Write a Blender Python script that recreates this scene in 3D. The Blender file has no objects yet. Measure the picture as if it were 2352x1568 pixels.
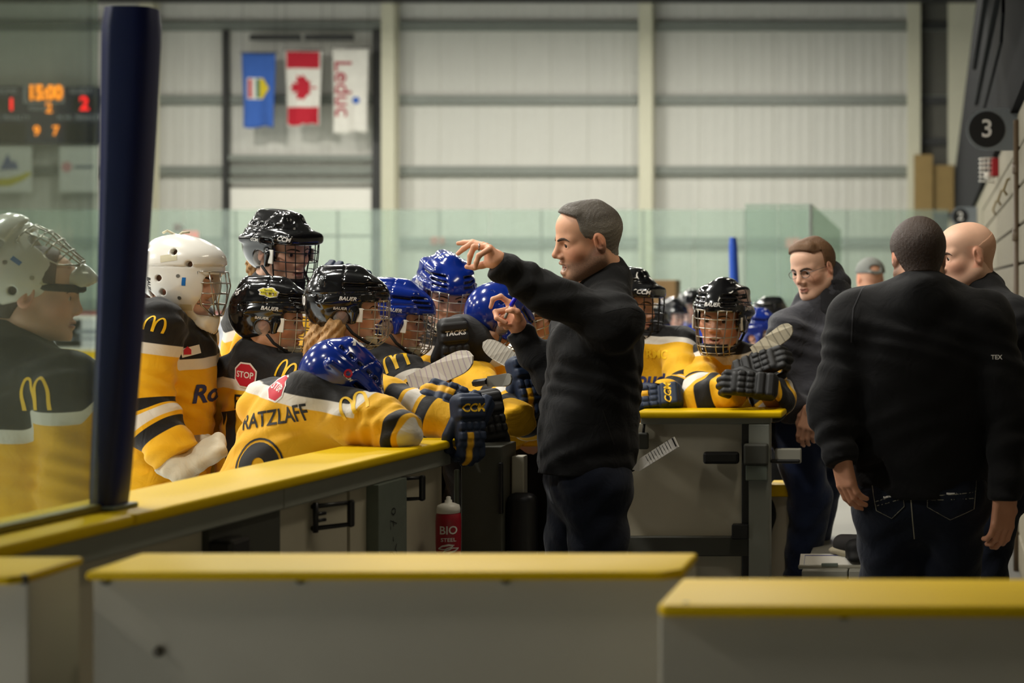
import bpy, bmesh, math, random
import numpy as np
from mathutils import Vector, Matrix, Euler
from mathutils.bvhtree import BVHTree
random.seed(7); np.random.seed(7)
R = math.radians
SC = bpy.context.scene
COL = SC.collection

# ---------------------------------------------------------------- camera
F, CX, CY, CAMH = 4000.0, 2160.0, 650.0, 1.5          # focal length / principal point in px of 2352x1568
cam = bpy.data.cameras.new('camera'); camo = bpy.data.objects.new('camera', cam); COL.objects.link(camo)
camo.location = (0, 0, CAMH); camo.rotation_euler = (R(90), 0, 0)
cam.sensor_width = 36; cam.lens = F * 36 / 2352
cam.shift_x = -(CX - 1176) / 2352; cam.shift_y = -(784 - CY) / 2352
cam.clip_end = 200; cam.dof.use_dof = True; cam.dof.focus_distance = 5.7; cam.dof.aperture_fstop = 2.7
SC.camera = camo

# ---------------------------------------------------------------- world, lights, exposure
wd = bpy.data.worlds.new('world'); SC.world = wd; wd.use_nodes = True
wd.node_tree.nodes['Background'].inputs[0].default_value = (0.80, 0.84, 0.80, 1)
wd.node_tree.nodes['Background'].inputs[1].default_value = 0.075
SC.view_settings.view_transform = 'Standard'; SC.view_settings.look = 'None'
SC.view_settings.gamma = 1; SC.view_settings.use_curve_mapping = False
SC.view_settings.exposure = 0.0
LAMPS = [(x, y) for x in (-5.0, -11.0, -18.0) for y in (0.5, 6.5, 13.0, 19.5, 26.0, 33.0, 40.0)]
LAMP_Z, LAMP_W = 8.3, 465.0
for (lx, ly) in LAMPS:
    l = bpy.data.lights.new('high_bay_light', 'AREA'); l.shape = 'RECTANGLE'; l.size = 0.6; l.size_y = 1.3
    l.energy = LAMP_W; l.color = (1.0, 0.97, 0.89)
    lo = bpy.data.objects.new('high_bay_light', l); lo.location = (lx, ly, LAMP_Z); COL.objects.link(lo)
# unseen fill lights, added over the walkway to brighten rail and faces
for (lx, ly, e) in ((-0.35, 1.4, 1.5), (-0.35, 5.4, 18.0), (-0.35, 11.5, 10.0)):
    l = bpy.data.lights.new('bench_fill_light', 'AREA'); l.shape = 'RECTANGLE'; l.size = 0.3; l.size_y = 1.2
    l.energy = e; l.color = (1.0, 0.9, 0.72)
    lo = bpy.data.objects.new('bench_fill_light', l); lo.location = (lx, ly, 3.45); COL.objects.link(lo)

def W(px, py, Y):
    """point at depth Y seen at photo position (px, py)"""
    return Vector(((px - CX) / F * Y, Y, CAMH - (py - CY) / F * Y))

# ---------------------------------------------------------------- materials
MATS = {}
def srgb(r, g, b):
    f = lambda c: (c / 255 / 12.92) if c / 255 <= 0.04045 else ((c / 255 + 0.055) / 1.055) ** 2.4
    return (f(r), f(g), f(b), 1.0)
class NT:
    def __init__(s, name):
        s.m = bpy.data.materials.new(name); s.m.use_nodes = True
        s.t = s.m.node_tree; s.b = s.t.nodes['Principled BSDF']; s.out = s.t.nodes['Material Output']
        MATS[name] = s.m
    def n(s, typ, **kw):
        nd = s.t.nodes.new(typ)
        for k, v in kw.items(): setattr(nd, k, v)
        return nd
    def l(s, a, b): s.t.links.new(a, b)
    def math(s, op, a, b=None, c=None):
        nd = s.n('ShaderNodeMath', operation=op)
        for i, v in enumerate((a, b, c)):
            if v is None: continue
            if isinstance(v, (int, float)): nd.inputs[i].default_value = v
            else: s.l(v, nd.inputs[i])
        return nd.outputs[0]
    def mix(s, fac, a, b):
        nd = s.n('ShaderNodeMix', data_type='RGBA')
        for sock, v in ((nd.inputs[0], fac), (nd.inputs[6], a), (nd.inputs[7], b)):
            if isinstance(v, (int, float)): sock.default_value = v
            elif isinstance(v, tuple): sock.default_value = v
            else: s.l(v, sock)
        return nd.outputs[2]
    def attr(s, name):
        return s.n('ShaderNodeAttribute', attribute_name=name).outputs['Fac']
    def noise(s, scale, detail=3, rough=0.5, dist=0.0, stretch=None, coord='Object'):
        tc = s.n('ShaderNodeTexCoord'); o = tc.outputs[coord]
        if stretch:
            mp = s.n('ShaderNodeMapping'); mp.inputs['Scale'].default_value = stretch; s.l(o, mp.inputs[0]); o = mp.outputs[0]
        nd = s.n('ShaderNodeTexNoise'); nd.inputs['Scale'].default_value = scale; nd.inputs['Detail'].default_value = detail
        nd.inputs['Roughness'].default_value = rough; nd.inputs['Distortion'].default_value = dist
        s.l(o, nd.inputs['Vector']); return nd.outputs[0]
    def bump(s, h, strength=0.3, dist=0.01):
        nd = s.n('ShaderNodeBump'); nd.inputs['Strength'].default_value = strength; nd.inputs['Distance'].default_value = dist
        s.l(h, nd.inputs['Height']); s.l(nd.outputs[0], s.b.inputs['Normal'])
    def band(s, v, lo, hi, soft=0.0012):
        """1 inside lo..hi"""
        a = s.n('ShaderNodeMapRange'); a.inputs[1].default_value = lo - soft; a.inputs[2].default_value = lo + soft; s.l(v, a.inputs[0])
        b = s.n('ShaderNodeMapRange'); b.inputs[1].default_value = hi - soft; b.inputs[2].default_value = hi + soft; s.l(v, b.inputs[0])
        return s.math('SUBTRACT', a.outputs[0], b.outputs[0])
def mat(name, rgb, rough=0.5, metal=0.0, var=0.12, vscale=6.0, bump=0.0, bscale=40.0, bdist=0.003, coat=0.0, spec=0.5, sheen=0.0, stretch=None):
    if name in MATS: return MATS[name]
    t = NT(name); c = srgb(*rgb); d = tuple(x * (1 - var) for x in c[:3]) + (1,)
    u = tuple(min(1, x * (1 + var)) for x in c[:3]) + (1,)
    t.l(t.mix(t.noise(vscale, 4, 0.55, stretch=stretch), d, u), t.b.inputs['Base Color'])
    t.b.inputs['Roughness'].default_value = rough; t.b.inputs['Metallic'].default_value = metal
    t.b.inputs['Coat Weight'].default_value = coat; t.b.inputs['Specular IOR Level'].default_value = spec
    t.b.inputs['Sheen Weight'].default_value = sheen
    if bump: t.bump(t.noise(bscale, 4, 0.6, stretch=stretch), bump, bdist)
    return t.m
def glow(name, rgb, e):
    t = NT(name); t.b.inputs['Base Color'].default_value = (0, 0, 0, 1)
    t.b.inputs['Emission Color'].default_value = srgb(*rgb); t.b.inputs['Emission Strength'].default_value = e
    return t.m
def pane_mat(name, tint, body, haze, refl=0.06):
    """clear sheet: tinted see-through, a little haze of scratches, a little mirror"""
    t = NT(name); t.t.nodes.remove(t.b)
    tr = t.n('ShaderNodeBsdfTransparent'); tr.inputs[0].default_value = tint
    df = t.n('ShaderNodeBsdfDiffuse'); df.inputs[0].default_value = body
    gl = t.n('ShaderNodeBsdfGlossy'); gl.inputs['Roughness'].default_value = 0.075
    m1 = t.n('ShaderNodeMixShader'); m2 = t.n('ShaderNodeMixShader')
    nz = t.noise(2.2, 5, 0.6, stretch=(1, 1, 3))
    mr = t.n('ShaderNodeMapRange'); mr.inputs[3].default_value = haze * 0.5; mr.inputs[4].default_value = haze * 1.5; t.l(nz, mr.inputs[0])
    t.l(mr.outputs[0], m1.inputs[0]); t.l(tr.outputs[0], m1.inputs[1]); t.l(df.outputs[0], m1.inputs[2])
    fr = t.n('ShaderNodeFresnel'); fr.inputs[0].default_value = 1.3
    t.l(t.math('MINIMUM', fr.outputs[0], refl * 4), m2.inputs[0]); t.l(m1.outputs[0], m2.inputs[1]); t.l(gl.outputs[0], m2.inputs[2])
    t.l(m2.outputs[0], t.out.inputs[0]); return t.m

# ---------------------------------------------------------------- object helpers
def link(o, parent=None, label=None, cat=None, group=None, kind=None):
    if o.name not in COL.objects: COL.objects.link(o)
    if parent is not None: o.parent = parent
    if label: o['label'] = label
    if cat: o['category'] = cat
    if group: o['group'] = group
    if kind: o['kind'] = kind
    return o
def empty(name, loc=(0, 0, 0), rz=0.0, **kw):
    o = bpy.data.objects.new(name, None); o.location = loc; o.rotation_euler = (0, 0, rz); o.empty_display_size = 0.1
    return link(o, **kw)
def mesh_np(name, V, Q, mats=(), smooth=True, mi=None, attrs=None):
    """mesh from numpy arrays; Q (n,3) or (n,4)"""
    V = np.asarray(V, np.float32); Q = np.asarray(Q, np.int32); k = Q.shape[1]
    me = bpy.data.meshes.new(name)
    me.vertices.add(len(V)); me.vertices.foreach_set('co', V.ravel())
    me.loops.add(Q.size); me.loops.foreach_set('vertex_index', Q.ravel())
    me.polygons.add(len(Q)); me.polygons.foreach_set('loop_start', np.arange(0, Q.size, k, dtype=np.int32))
    me.polygons.foreach_set('loop_total', np.full(len(Q), k, np.int32))
    if smooth: me.polygons.foreach_set('use_smooth', np.ones(len(Q), bool))
    for m in mats: me.materials.append(m)
    if mi is not None: me.polygons.foreach_set('material_index', np.asarray(mi, np.int32))
    for an, av in (attrs or {}).items():
        a = me.attributes.new(an, 'FLOAT', 'POINT'); a.data.foreach_set('value', np.asarray(av, np.float32))
    me.update(calc_edges=True); me.validate(); return me
def bm_obj(name, bm, m, parent=None, smooth=False, bevel=0.0, seg=2, **kw):
    if bevel > 0:
        bmesh.ops.bevel(bm, geom=list(bm.edges), offset=bevel, segments=seg, affect='EDGES', profile=0.5, clamp_overlap=True)
    bmesh.ops.recalc_face_normals(bm, faces=bm.faces)
    me = bpy.data.meshes.new(name); bm.to_mesh(me); bm.free()
    if m is not None: me.materials.append(m)
    if smooth:
        for p in me.polygons: p.use_smooth = True
    o = bpy.data.objects.new(name, me); return link(o, parent=parent, **kw)
def add_box(bm, c, size, rz=0.0, rot=None):
    M = Matrix.Translation(Vector(c)) @ (rot.to_4x4() if rot is not None else Matrix.Rotation(rz, 4, 'Z')) @ Matrix.Diagonal((size[0], size[1], size[2], 1))
    bmesh.ops.create_cube(bm, size=1.0, matrix=M)
def box(name, c, size, m, parent=None, rz=0.0, bevel=0.0, rot=None, seg=2, smooth=False, **kw):
    bm = bmesh.new(); add_box(bm, (0, 0, 0), size)
    o = bm_obj(name, bm, m, parent, bevel=bevel, seg=seg, smooth=smooth, **kw)
    o.location = c
    o.rotation_euler = rot.to_euler() if rot is not None else (0, 0, rz)
    return o
def prism(bm, pts, h, axis='z'):
    """extrude a closed 2D outline by h (list of 3D Vectors + extrude vector)"""
    vs = [bm.verts.new(p) for p in pts]; f = bm.faces.new(vs)
    r = bmesh.ops.extrude_face_region(bm, geom=[f])
    bmesh.ops.translate(bm, verts=[v for v in r['geom'] if isinstance(v, bmesh.types.BMVert)], vec=h)
def tube_arrays(pts, rad, n=8, close=False, cap=True):
    pts = [Vector(p) for p in pts]; V = []; Q = []
    rads = rad if isinstance(rad, (list, tuple)) else [rad] * len(pts)
    up = None
    for i, p in enumerate(pts):
        a = pts[i - 1] if (i > 0 or close) else p; b = pts[(i + 1) % len(pts)] if (i < len(pts) - 1 or close) else p
        t = (b - a).normalized()
        if up is None:
            up = t.orthogonal().normalized()
        up = (up - t * up.dot(t))
        up = up.normalized() if up.length > 1e-6 else t.orthogonal().normalized()
        s = t.cross(up)
        for k in range(n):
            an = 2 * math.pi * k / n
            V.append(p + (up * math.cos(an) + s * math.sin(an)) * rads[i])
    m = len(pts)
    for i in range(m if close else m - 1):
        for k in range(n):
            Q.append((i * n + k, i * n + (k + 1) % n, ((i + 1) % m) * n + (k + 1) % n, ((i + 1) % m) * n + k))
    if cap and not close:
        for e, i in ((0, 0), (1, m - 1)):
            ci = len(V); V.append(pts[i])
            for k in range(n):
                q = (i * n + k, i * n + (k + 1) % n)
                Q.append((ci, q[1], q[0], q[0]) if e == 0 else (ci, q[0], q[1], q[1]))
    return V, Q
def tubes(name, lines, m, parent=None, n=7, smooth=True, **kw):
    """one mesh of several tubes: lines = [(pts, radius[, closed])]"""
    bm = bmesh.new()
    for ln in lines:
        V, Q = tube_arrays(ln[0], ln[1], n, ln[2] if len(ln) > 2 else False)
        vs = [bm.verts.new(v) for v in V]
        for q in Q:
            try: bm.faces.new([vs[i] for i in dict.fromkeys(q)])
            except ValueError: pass
    return bm_obj(name, bm, m, parent, smooth=smooth, **kw)
def lathe(name, prof, m, parent=None, n=28, loc=(0, 0, 0), smooth=True, mi=None, mats=None, **kw):
    V = []; Q = []; M = []
    for (r, z) in prof:
        for k in range(n): V.append((r * math.cos(2 * math.pi * k / n), r * math.sin(2 * math.pi * k / n), z))
    for i in range(len(prof) - 1):
        for k in range(n):
            Q.append((i * n + k, i * n + (k + 1) % n, (i + 1) * n + (k + 1) % n, (i + 1) * n + k)); M.append(mi[i] if mi else 0)
    me = mesh_np(name, V, Q, mats or [m], smooth, M)
    o = bpy.data.objects.new(name, me); o.location = loc; return link(o, parent=parent, **kw)

# ---------------------------------------------------------------- flat print laid on surfaces
def text2d(s, size, bold=0.0, shear=0.0, xs=1.0):
    cu = bpy.data.curves.new('lettering', 'FONT'); cu.body = s; cu.size = size; cu.align_x = 'CENTER'; cu.align_y = 'CENTER'
    cu.offset = bold * size; cu.shear = shear; cu.resolution_u = 3
    o = bpy.data.objects.new('lettering', cu); COL.objects.link(o)
    bpy.context.view_layer.update()
    me = o.to_mesh(); V = [(v.co.x * xs, v.co.y) for v in me.vertices]; Fs = [tuple(p.vertices) for p in me.polygons]
    o.to_mesh_clear(); bpy.data.objects.remove(o); bpy.data.curves.remove(cu)
    return V, Fs
def poly2d(pts): return list(pts), [tuple(range(len(pts)))]
def ngon2d(r, n, ph=0.0, sx=1.0, sy=1.0): return poly2d([(r * sx * math.cos(ph + 2 * math.pi * i / n), r * sy * math.sin(ph + 2 * math.pi * i / n)) for i in range(n)])
def rect2d(w, h): return poly2d([(-w / 2, -h / 2), (w / 2, -h / 2), (w / 2, h / 2), (-w / 2, h / 2)])
def stroke2d(pts, w, close=False):
    V = []; Fs = []; n = len(pts)
    for i, p in enumerate(pts):
        a = pts[i - 1] if i > 0 or close else p; b = pts[(i + 1) % n] if i < n - 1 or close else p
        t = Vector((b[0] - a[0], b[1] - a[1])); t = t.normalized() if t.length > 0 else Vector((1, 0))
        wi = w[i] if isinstance(w, (list, tuple)) else w
        V += [(p[0] - t.y * wi / 2, p[1] + t.x * wi / 2), (p[0] + t.y * wi / 2, p[1] - t.x * wi / 2)]
    for i in range(n if close else n - 1):
        j = (i + 1) % n; Fs.append((2 * i, 2 * i + 1, 2 * j + 1, 2 * j))
    return V, Fs
def join2d(*parts):
    V = []; Fs = []
    for v, f in parts:
        k = len(V); V += list(v); Fs += [tuple(i + k for i in q) for q in f]
    return V, Fs
def move2d(g, dx=0, dy=0, rot=0, s=1.0):
    c, n = math.cos(rot), math.sin(rot)
    return [(s * (x * c - y * n) + dx, s * (x * n + y * c) + dy) for x, y in g[0]], g[1]
def arches2d(w):
    """golden double arch, overall width w"""
    a = []
    for sgn in (-1, 1):
        pts = []; ws = []
        for i in range(15):
            u = i / 14; an = math.pi * (1 - u)
            pts.append((sgn * w * 0.23 + w * 0.215 * math.cos(an), w * 0.80 * math.sin(an) ** 0.62 - w * 0.40)); ws.append(w * (0.115 - 0.035 * math.sin(an)))
        a.append(stroke2d(pts, ws))
    return join2d(*a)
def decal(name, g, m, parent, bvh, O, D, U, off=0.0015, maxseg=0.012, far=0.6, mtx=None, flip=False, **kw):
    """print g on a surface: from O looking along D with up U, every vertex lands on the surface (bvh, world space)"""
    D = Vector(D).normalized(); U = Vector(U); U = (U - D * U.dot(D)).normalized(); Rt = D.cross(U)
    bm = bmesh.new(); vs = [bm.verts.new((x, y, 0)) for x, y in g[0]]
    for q in g[1]:
        try: bm.faces.new([vs[i] for i in q])
        except ValueError: pass
    bmesh.ops.triangulate(bm, faces=bm.faces)
    for _ in range(5):
        es = [e for e in bm.edges if e.calc_length() > maxseg]
        if not es: break
        bmesh.ops.subdivide_edges(bm, edges=es, cuts=1); bmesh.ops.triangulate(bm, faces=bm.faces)
    dead = []
    for v in bm.verts:
        o = Vector(O) + Rt * v.co.x + U * v.co.y
        h = bvh.ray_cast(o, D, far)
        if h[0] is None or h[1].dot(D) > -0.05: dead.append(v)
        else: v.co = h[0] - D * off * 0.6 + h[1] * off * 0.4
    bmesh.ops.delete(bm, geom=dead, context='VERTS')
    if mtx is not None: bmesh.ops.transform(bm, matrix=mtx.inverted(), verts=bm.verts)
    me = bpy.data.meshes.new(name); bm.to_mesh(me); bm.free(); me.materials.append(m)
    for p in me.polygons: p.use_smooth = True
    o = bpy.data.objects.new(name, me); return link(o, parent=parent, **kw)
def flat(name, g, m, parent, O, Rt, U, th=0.0, **kw):
    """flat print/plate g at O in the plane (Rt, U) with thickness th behind it"""
    Rt = Vector(Rt).normalized(); U = Vector(U).normalized(); N = Rt.cross(U)
    bm = bmesh.new(); vs = [bm.verts.new(Vector(O) + Rt * x + U * y) for x, y in g[0]]
    fs = []
    for q in g[1]:
        try: fs.append(bm.faces.new([vs[i] for i in q]))
        except ValueError: pass
    if th:
        r = bmesh.ops.extrude_face_region(bm, geom=fs)
        bmesh.ops.translate(bm, verts=[v for v in r['geom'] if isinstance(v, bmesh.types.BMVert)], vec=-N * th)
        bmesh.ops.recalc_face_normals(bm, faces=bm.faces)
    me = bpy.data.meshes.new(name); bm.to_mesh(me); bm.free(); me.materials.append(m)
    o = bpy.data.objects.new(name, me); return link(o, parent=parent, **kw)
# ================================================================ the rink hall
ICE_Z = -0.30
FW = 47.0                    # far end wall
m_floor = mat('rubber_floor', (96, 94, 88), 0.75, var=0.18, vscale=9, bump=0.3, bscale=90)
m_ice = mat('ice', (232, 238, 240), 0.18, var=0.03, vscale=0.7, bump=0.05, bscale=3)
m_wall = mat('wall_liner', (206, 204, 194), 0.6, var=0.05, vscale=0.5)
m_girt = mat('girt_steel', (128, 132, 124), 0.5, var=0.1, vscale=3)
m_dark = mat('dark_steel', (46, 46, 44), 0.5, var=0.15)
m_col = mat('column_paint', (206, 202, 178), 0.5, var=0.05)
m_ceil = mat('ceiling_dark', (64, 62, 56), 0.8)
m_yellow = mat('yellow_plastic', (220, 182, 6), 0.5, var=0.04, vscale=3, bump=0.05, bscale=25, spec=0.1)
m_board = mat('white_board_plastic', (186, 180, 162), 0.45, var=0.06, vscale=2.4, bump=0.04, bscale=30)
m_black = mat('black_plastic', (14, 14, 15), 0.4)
m_blockm = mat('painted_block', (124, 116, 96), 0.7, var=0.06, vscale=14, bump=0.25, bscale=60)
m_mortar = mat('mortar', (96, 90, 76), 0.85)
m_blackpaint = mat('black_paint', (8, 8, 9), 0.9, var=0.1, spec=0.1)
m_tan = mat('tan_board', (150, 124, 74), 0.7)
m_blue = mat('blue_vinyl', (8, 24, 84), 0.45, var=0.08, vscale=5, bump=0.08, bscale=30)
m_white = mat('white_plastic', (235, 232, 222), 0.4, var=0.03)
m_ad = mat('sign_white', (214, 214, 206), 0.5, var=0.03)

fl = box('floor', (-0.6, 4.0, -0.05), (2.4, 24.0, 0.1), m_floor, kind='structure')
ice = box('ice_sheet', (-15.0, 13.0, ICE_Z - 0.05), (27.4, 57.6, 0.1), m_ice, kind='structure')
curb = box('trim_1', (-1.86, 4.0, -0.2), (0.1, 24.0, 0.36), m_mortar, kind='structure')
apron = box('apron_floor', (-13.0, 44.5, ICE_Z - 0.06), (34, 5.0, 0.12), m_floor, kind='structure')
walk = box('walkway_floor', (-0.6, 29.2, -0.2), (2.4, 26.4, 0.4), m_floor, kind='structure')

# far end wall: liner panels, girts, columns
wb = empty('wall_back', (-12, FW, 0), kind='structure')
bm = bmesh.new(); add_box(bm, (0, 0, 0), (1.0, 0.06, 10.4))
pm = bpy.data.meshes.new('liner_panel')
t = NT('liner_ribbed'); nz = t.noise(0.6, 3); wv = t.n('ShaderNodeTexWave'); wv.inputs['Scale'].default_value = 1.1; wv.inputs['Distortion'].default_value = 1.2
tc = t.n('ShaderNodeTexCoord'); t.l(tc.outputs['Object'], wv.inputs[0])
t.l(t.mix(nz, srgb(198, 196, 188), srgb(216, 214, 204)), t.b.inputs['Base Color']); t.b.inputs['Roughness'].default_value = 0.55
t.bump(wv.outputs[1], 0.5, 0.02)
bmesh.ops.bevel(bm, geom=list(bm.edges), offset=0.015, segments=1, affect='EDGES'); bm.to_mesh(pm); bm.free(); pm.materials.append(t.m)
for i in range(31):
    p = bpy.data.objects.new('liner_panel', pm); link(p, parent=wb); p.location = (-16 + i * 1.0 + 0.0, 0.0, 4.9)
GZ = [8.40, 6.43, 4.53, 2.62, 0.95]
for gz in GZ:
    bm = bmesh.new(); add_box(bm, (-1, -0.13, gz - 0.10), (31, 0.20, 0.03)); add_box(bm, (-1, -0.23, gz), (31, 0.03, 0.22)); add_box(bm, (-1, -0.13, gz + 0.1), (31, 0.2, 0.03))
    bm_obj('girt', bm, m_girt, wb)
for px in (360, 908, 1492, 2100, -230):
    X = (px - CX) / 85.1
    bm = bmesh.new()
    for dx, w, y, d in ((0, 0.36, -0.62, 0.05), (0, 0.05, -0.42, 0.36), (0, 0.36, -0.26, 0.05)):
        add_box(bm, (X + 12 + dx, y, 4.6), (w, d, 9.9))
    bm_obj('column', bm, m_col, wb, bevel=0.008)
# dark frame rafter just in front of the end wall and the big overhead door frame
bm = bmesh.new(); add_box(bm, (0, 0, 0.55), (34, 0.5, 1.1)); add_box(bm, (3.0, -0.32, 0.42), (24, 0.1, 0.9))
rf = bm_obj('ceiling_beam', bm, m_dark, None, kind='structure'); rf.location = (-12, FW - 1.0, 8.93)
dr = empty('door_1', W(690, 700, FW - 0.35), kind='structure'); dr.location.z = ICE_Z
def dloc(px, py): w = W(px, py, FW - 0.35); return Vector((w.x - dr.location.x, 0, w.z - dr.location.z))
for x0 in (519, 868):
    a = dloc(x0, 70); b = dloc(x0, 735)
    box('door_track', (a.x, 0, (a.z + b.z) / 2), (0.15 if x0 < 600 else 0.26, 0.14, a.z - b.z), m_dark, dr)
for (y0, y1) in ((432, 540), (544, 640), (644, 730)):
    a = dloc(528, y0); b = dloc(852, y1); box('door_section', ((a.x + b.x) / 2, 0.06, (a.z + b.z) / 2), (b.x - a.x, 0.06, a.z - b.z), m_white, dr, bevel=0.01)
for y0 in (362, 414):
    a = dloc(528, y0); box('door_header', (dloc(690, y0).x, 0.02, a.z), (4.0, 0.1, 0.14 if y0 == 362 else 0.1), m_girt, dr)

# side walls and ceiling
def wallbox(name, c, s, m): return box(name, c, s, m, kind='structure')
wallbox('wall_left', (-29.0, 14, 4.5), (0.2, 68, 10.4), m_wall)
ceil = wallbox('ceiling', (-13.5, 14, 9.95), (32, 68, 0.2), m_ceil)
for y in (-6, 2, 10, 18, 26, 34):
    b = box('rafter', (0, y - 14, -0.4), (30, 0.22, 0.5), m_dark, ceil)
for (lx, ly) in LAMPS:
    fx = empty('high_bay_lamp', (lx, ly, LAMP_Z + 0.03), label='rectangular metal high bay lamp hanging over the ice', cat='lamp', group='high bay lamps over the ice')
    box('lamp_housing', (0, 0, 0.08), (0.7, 1.4, 0.12), m_white, fx, bevel=0.02)
    tubes('hanger', [([(0, 0, 0.1), (0, 0, 1.5)], 0.01)], m_dark, fx, n=5)

# right-hand wall: masonry block below, black-painted above
WX = 0.42
wr = empty('wall_right', (WX, 8, 0), kind='structure')
box('wall_core', (0.14, 14.6, 1.1), (0.22, 49.0, 2.6), m_mortar, wr)
bm = bmesh.new(); add_box(bm, (0, 0, 0), (0.05, 0.388, 0.188)); bmesh.ops.bevel(bm, geom=list(bm.edges), offset=0.006, segments=1, affect='EDGES')
km = bpy.data.meshes.new('block'); bm.to_mesh(km); bm.free(); km.materials.append(m_blockm)
for c in range(12):
    for k in range(22):
        b = bpy.data.objects.new('block', km); link(b, parent=wr); b.location = (0.012, 0.2 + k * 0.4 + (0.2 if c % 2 else 0) , 0.1 + c * 0.2)
# farther blocks can no longer be told apart: one plain face
box('wall_face', (0.012, 23.95, 1.2), (0.05, 30.0, 2.4), m_blockm, wr)
box('wall_upper', (0.10, 14.6, 3.4), (0.3, 49.0, 2.0), m_blackpaint, wr)
for z, y0, x in ((3.05, 2.0, 0.02), (3.35, 1.2, 0.0), (3.7, 0.6, -0.02)):
    bm = bmesh.new(); prism(bm, [Vector((x - 0.09, y0, z)), Vector((x - 0.09, y0 + 0.35, z - 0.12)), Vector((x - 0.09, 9.0, z - 0.12)), Vector((x - 0.09, 9.0, z + 0.1)), Vector((x - 0.09, y0, z + 0.1))], Vector((0.05, 0, 0)))
    bm_obj('black_panel', bm, m_blackpaint, wr, bevel=0.008)
# beige return and dark corner recess at the end of the right wall
cr = empty('wall_corner', (-0.1, FW - 0.6, 0), kind='structure')
box('corner_face', (0.85, 0.0, 4.6), (1.1, 0.2, 9.6), m_col, cr)
box('recess_back', (-0.15, 0.45, 4.6), (0.9, 0.1, 9.6), mat('recess_grey', (92, 90, 82), 0.7), cr)
for gz in (8.4, 6.4, 5.3): box('girt', (-0.15, 0.35, gz), (0.9, 0.12, 0.2), m_dark, cr)
box('wood_panel', (-0.35, -0.3, 3.35), (0.5, 0.1, 3.1), m_tan, cr)
box('wood_panel', (0.08, -0.2, 4.0), (0.75, 0.1, 1.25), m_tan, cr)
box('dark_gap', (0.08, -0.24, 3.3), (0.75, 0.1, 0.12), m_dark, cr)
# unseen slabs added above the bench to shade the men and block wall
sof = box('shade_soffit', (0.1, 5.0, 3.75), (1.5, 14.0, 0.3), m_ceil, kind='structure')
shade2 = box('shade_soffit', (-0.55, 9.6, 3.75), (2.0, 6.2, 0.3), m_ceil, kind='structure')
for y in (1.4, 5.4, 11.5):  # housings for the added fill lights
    fx = empty('fill_strip_lamp', (-0.35, y, 3.48), label='added white fill lamp housing under the unseen soffit over the bench', cat='lamp', group='added fill lamps over the bench')
    box('lamp_housing', (0, 0, 0.06), (0.36, 1.3, 0.08), m_white, fx, bevel=0.01)

slab = box('shade_slab', (-1.3, -1.15, 3.35), (3.8, 9.9, 0.3), m_ceil, kind='structure')  # unseen slab added to keep rink light off the near boards
# ---------------------------------------------------------------- end boards and glass
EB = 41.0
eb = empty('end_boards', (-13, EB, ICE_Z), label='white end boards of the rink with yellow kick strip below tall glass', cat='rink boards')
bm = bmesh.new(); add_box(bm, (0, 0, 0), (2.36, 0.12, 0.84)); bmesh.ops.bevel(bm, geom=list(bm.edges), offset=0.008, segments=1, affect='EDGES'); bpm = bpy.data.meshes.new('board_panel'); bm.to_mesh(bpm); bm.free(); bpm.materials.append(m_white)
for i in range(11):
    b = bpy.data.objects.new('board_panel', bpm); link(b, parent=eb); b.location = (-12 + i * 2.4, 0, 0.63)
box('kick_strip', (0, -0.01, 0.1), (26.4, 0.15, 0.2), m_yellow, eb, bevel=0.01)
box('cap_rail', (0, 0, 1.09), (26.4, 0.2, 0.06), mat('red_cap', (150, 44, 44), 0.5), eb, bevel=0.01)
for (px, w_, rgb) in ((235, 3.0, (190, 190, 190)), (480, 1.2, (186, 188, 196)), (160, 0.8, (170, 176, 186))):
    X = W(px, 760, EB).x + 13
    box('ad_panel', (X, -0.075, 0.62), (w_ * 0.8, 0.02, 0.66), mat('ad_grey_%d' % px, rgb, 0.5), eb)
    flat('ad_lettering', join2d(rect2d(w_ * 0.5, 0.1), move2d(rect2d(w_ * 0.36, 0.06), 0, -0.16)), mat('ad_ink', (120, 124, 130), 0.6), eb, (X, -0.087, 0.66), (1, 0, 0), (0, 0, 1))
m_gl = pane_mat('rink_glass', (0.80, 0.87, 0.82, 1), (0.60, 0.68, 0.62, 1), 0.16, 0.03)
m_gledge = mat('glass_edge', (120, 160, 140), 0.2)
eg = empty('end_glass', (-13, EB, ICE_Z + 1.13), label='tall green-tinted glass standing on the end boards', cat='glass')
bm = bmesh.new(); add_box(bm, (0, 0, 0), (1.185, 0.016, 2.4)); gpm = bpy.data.meshes.new('pane'); bm.to_mesh(gpm); bm.free(); gpm.materials.append(m_gl)
for i in range(22):
    b = bpy.data.objects.new('pane', gpm); link(b, parent=eg); b.location = (-12.6 + i * 1.2, 0, 1.2)
    if i % 2 == 0: box('support_post', (-13.2 + i * 1.2, 0.03, 1.2), (0.04, 0.05, 2.4), m_girt, eg)
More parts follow.
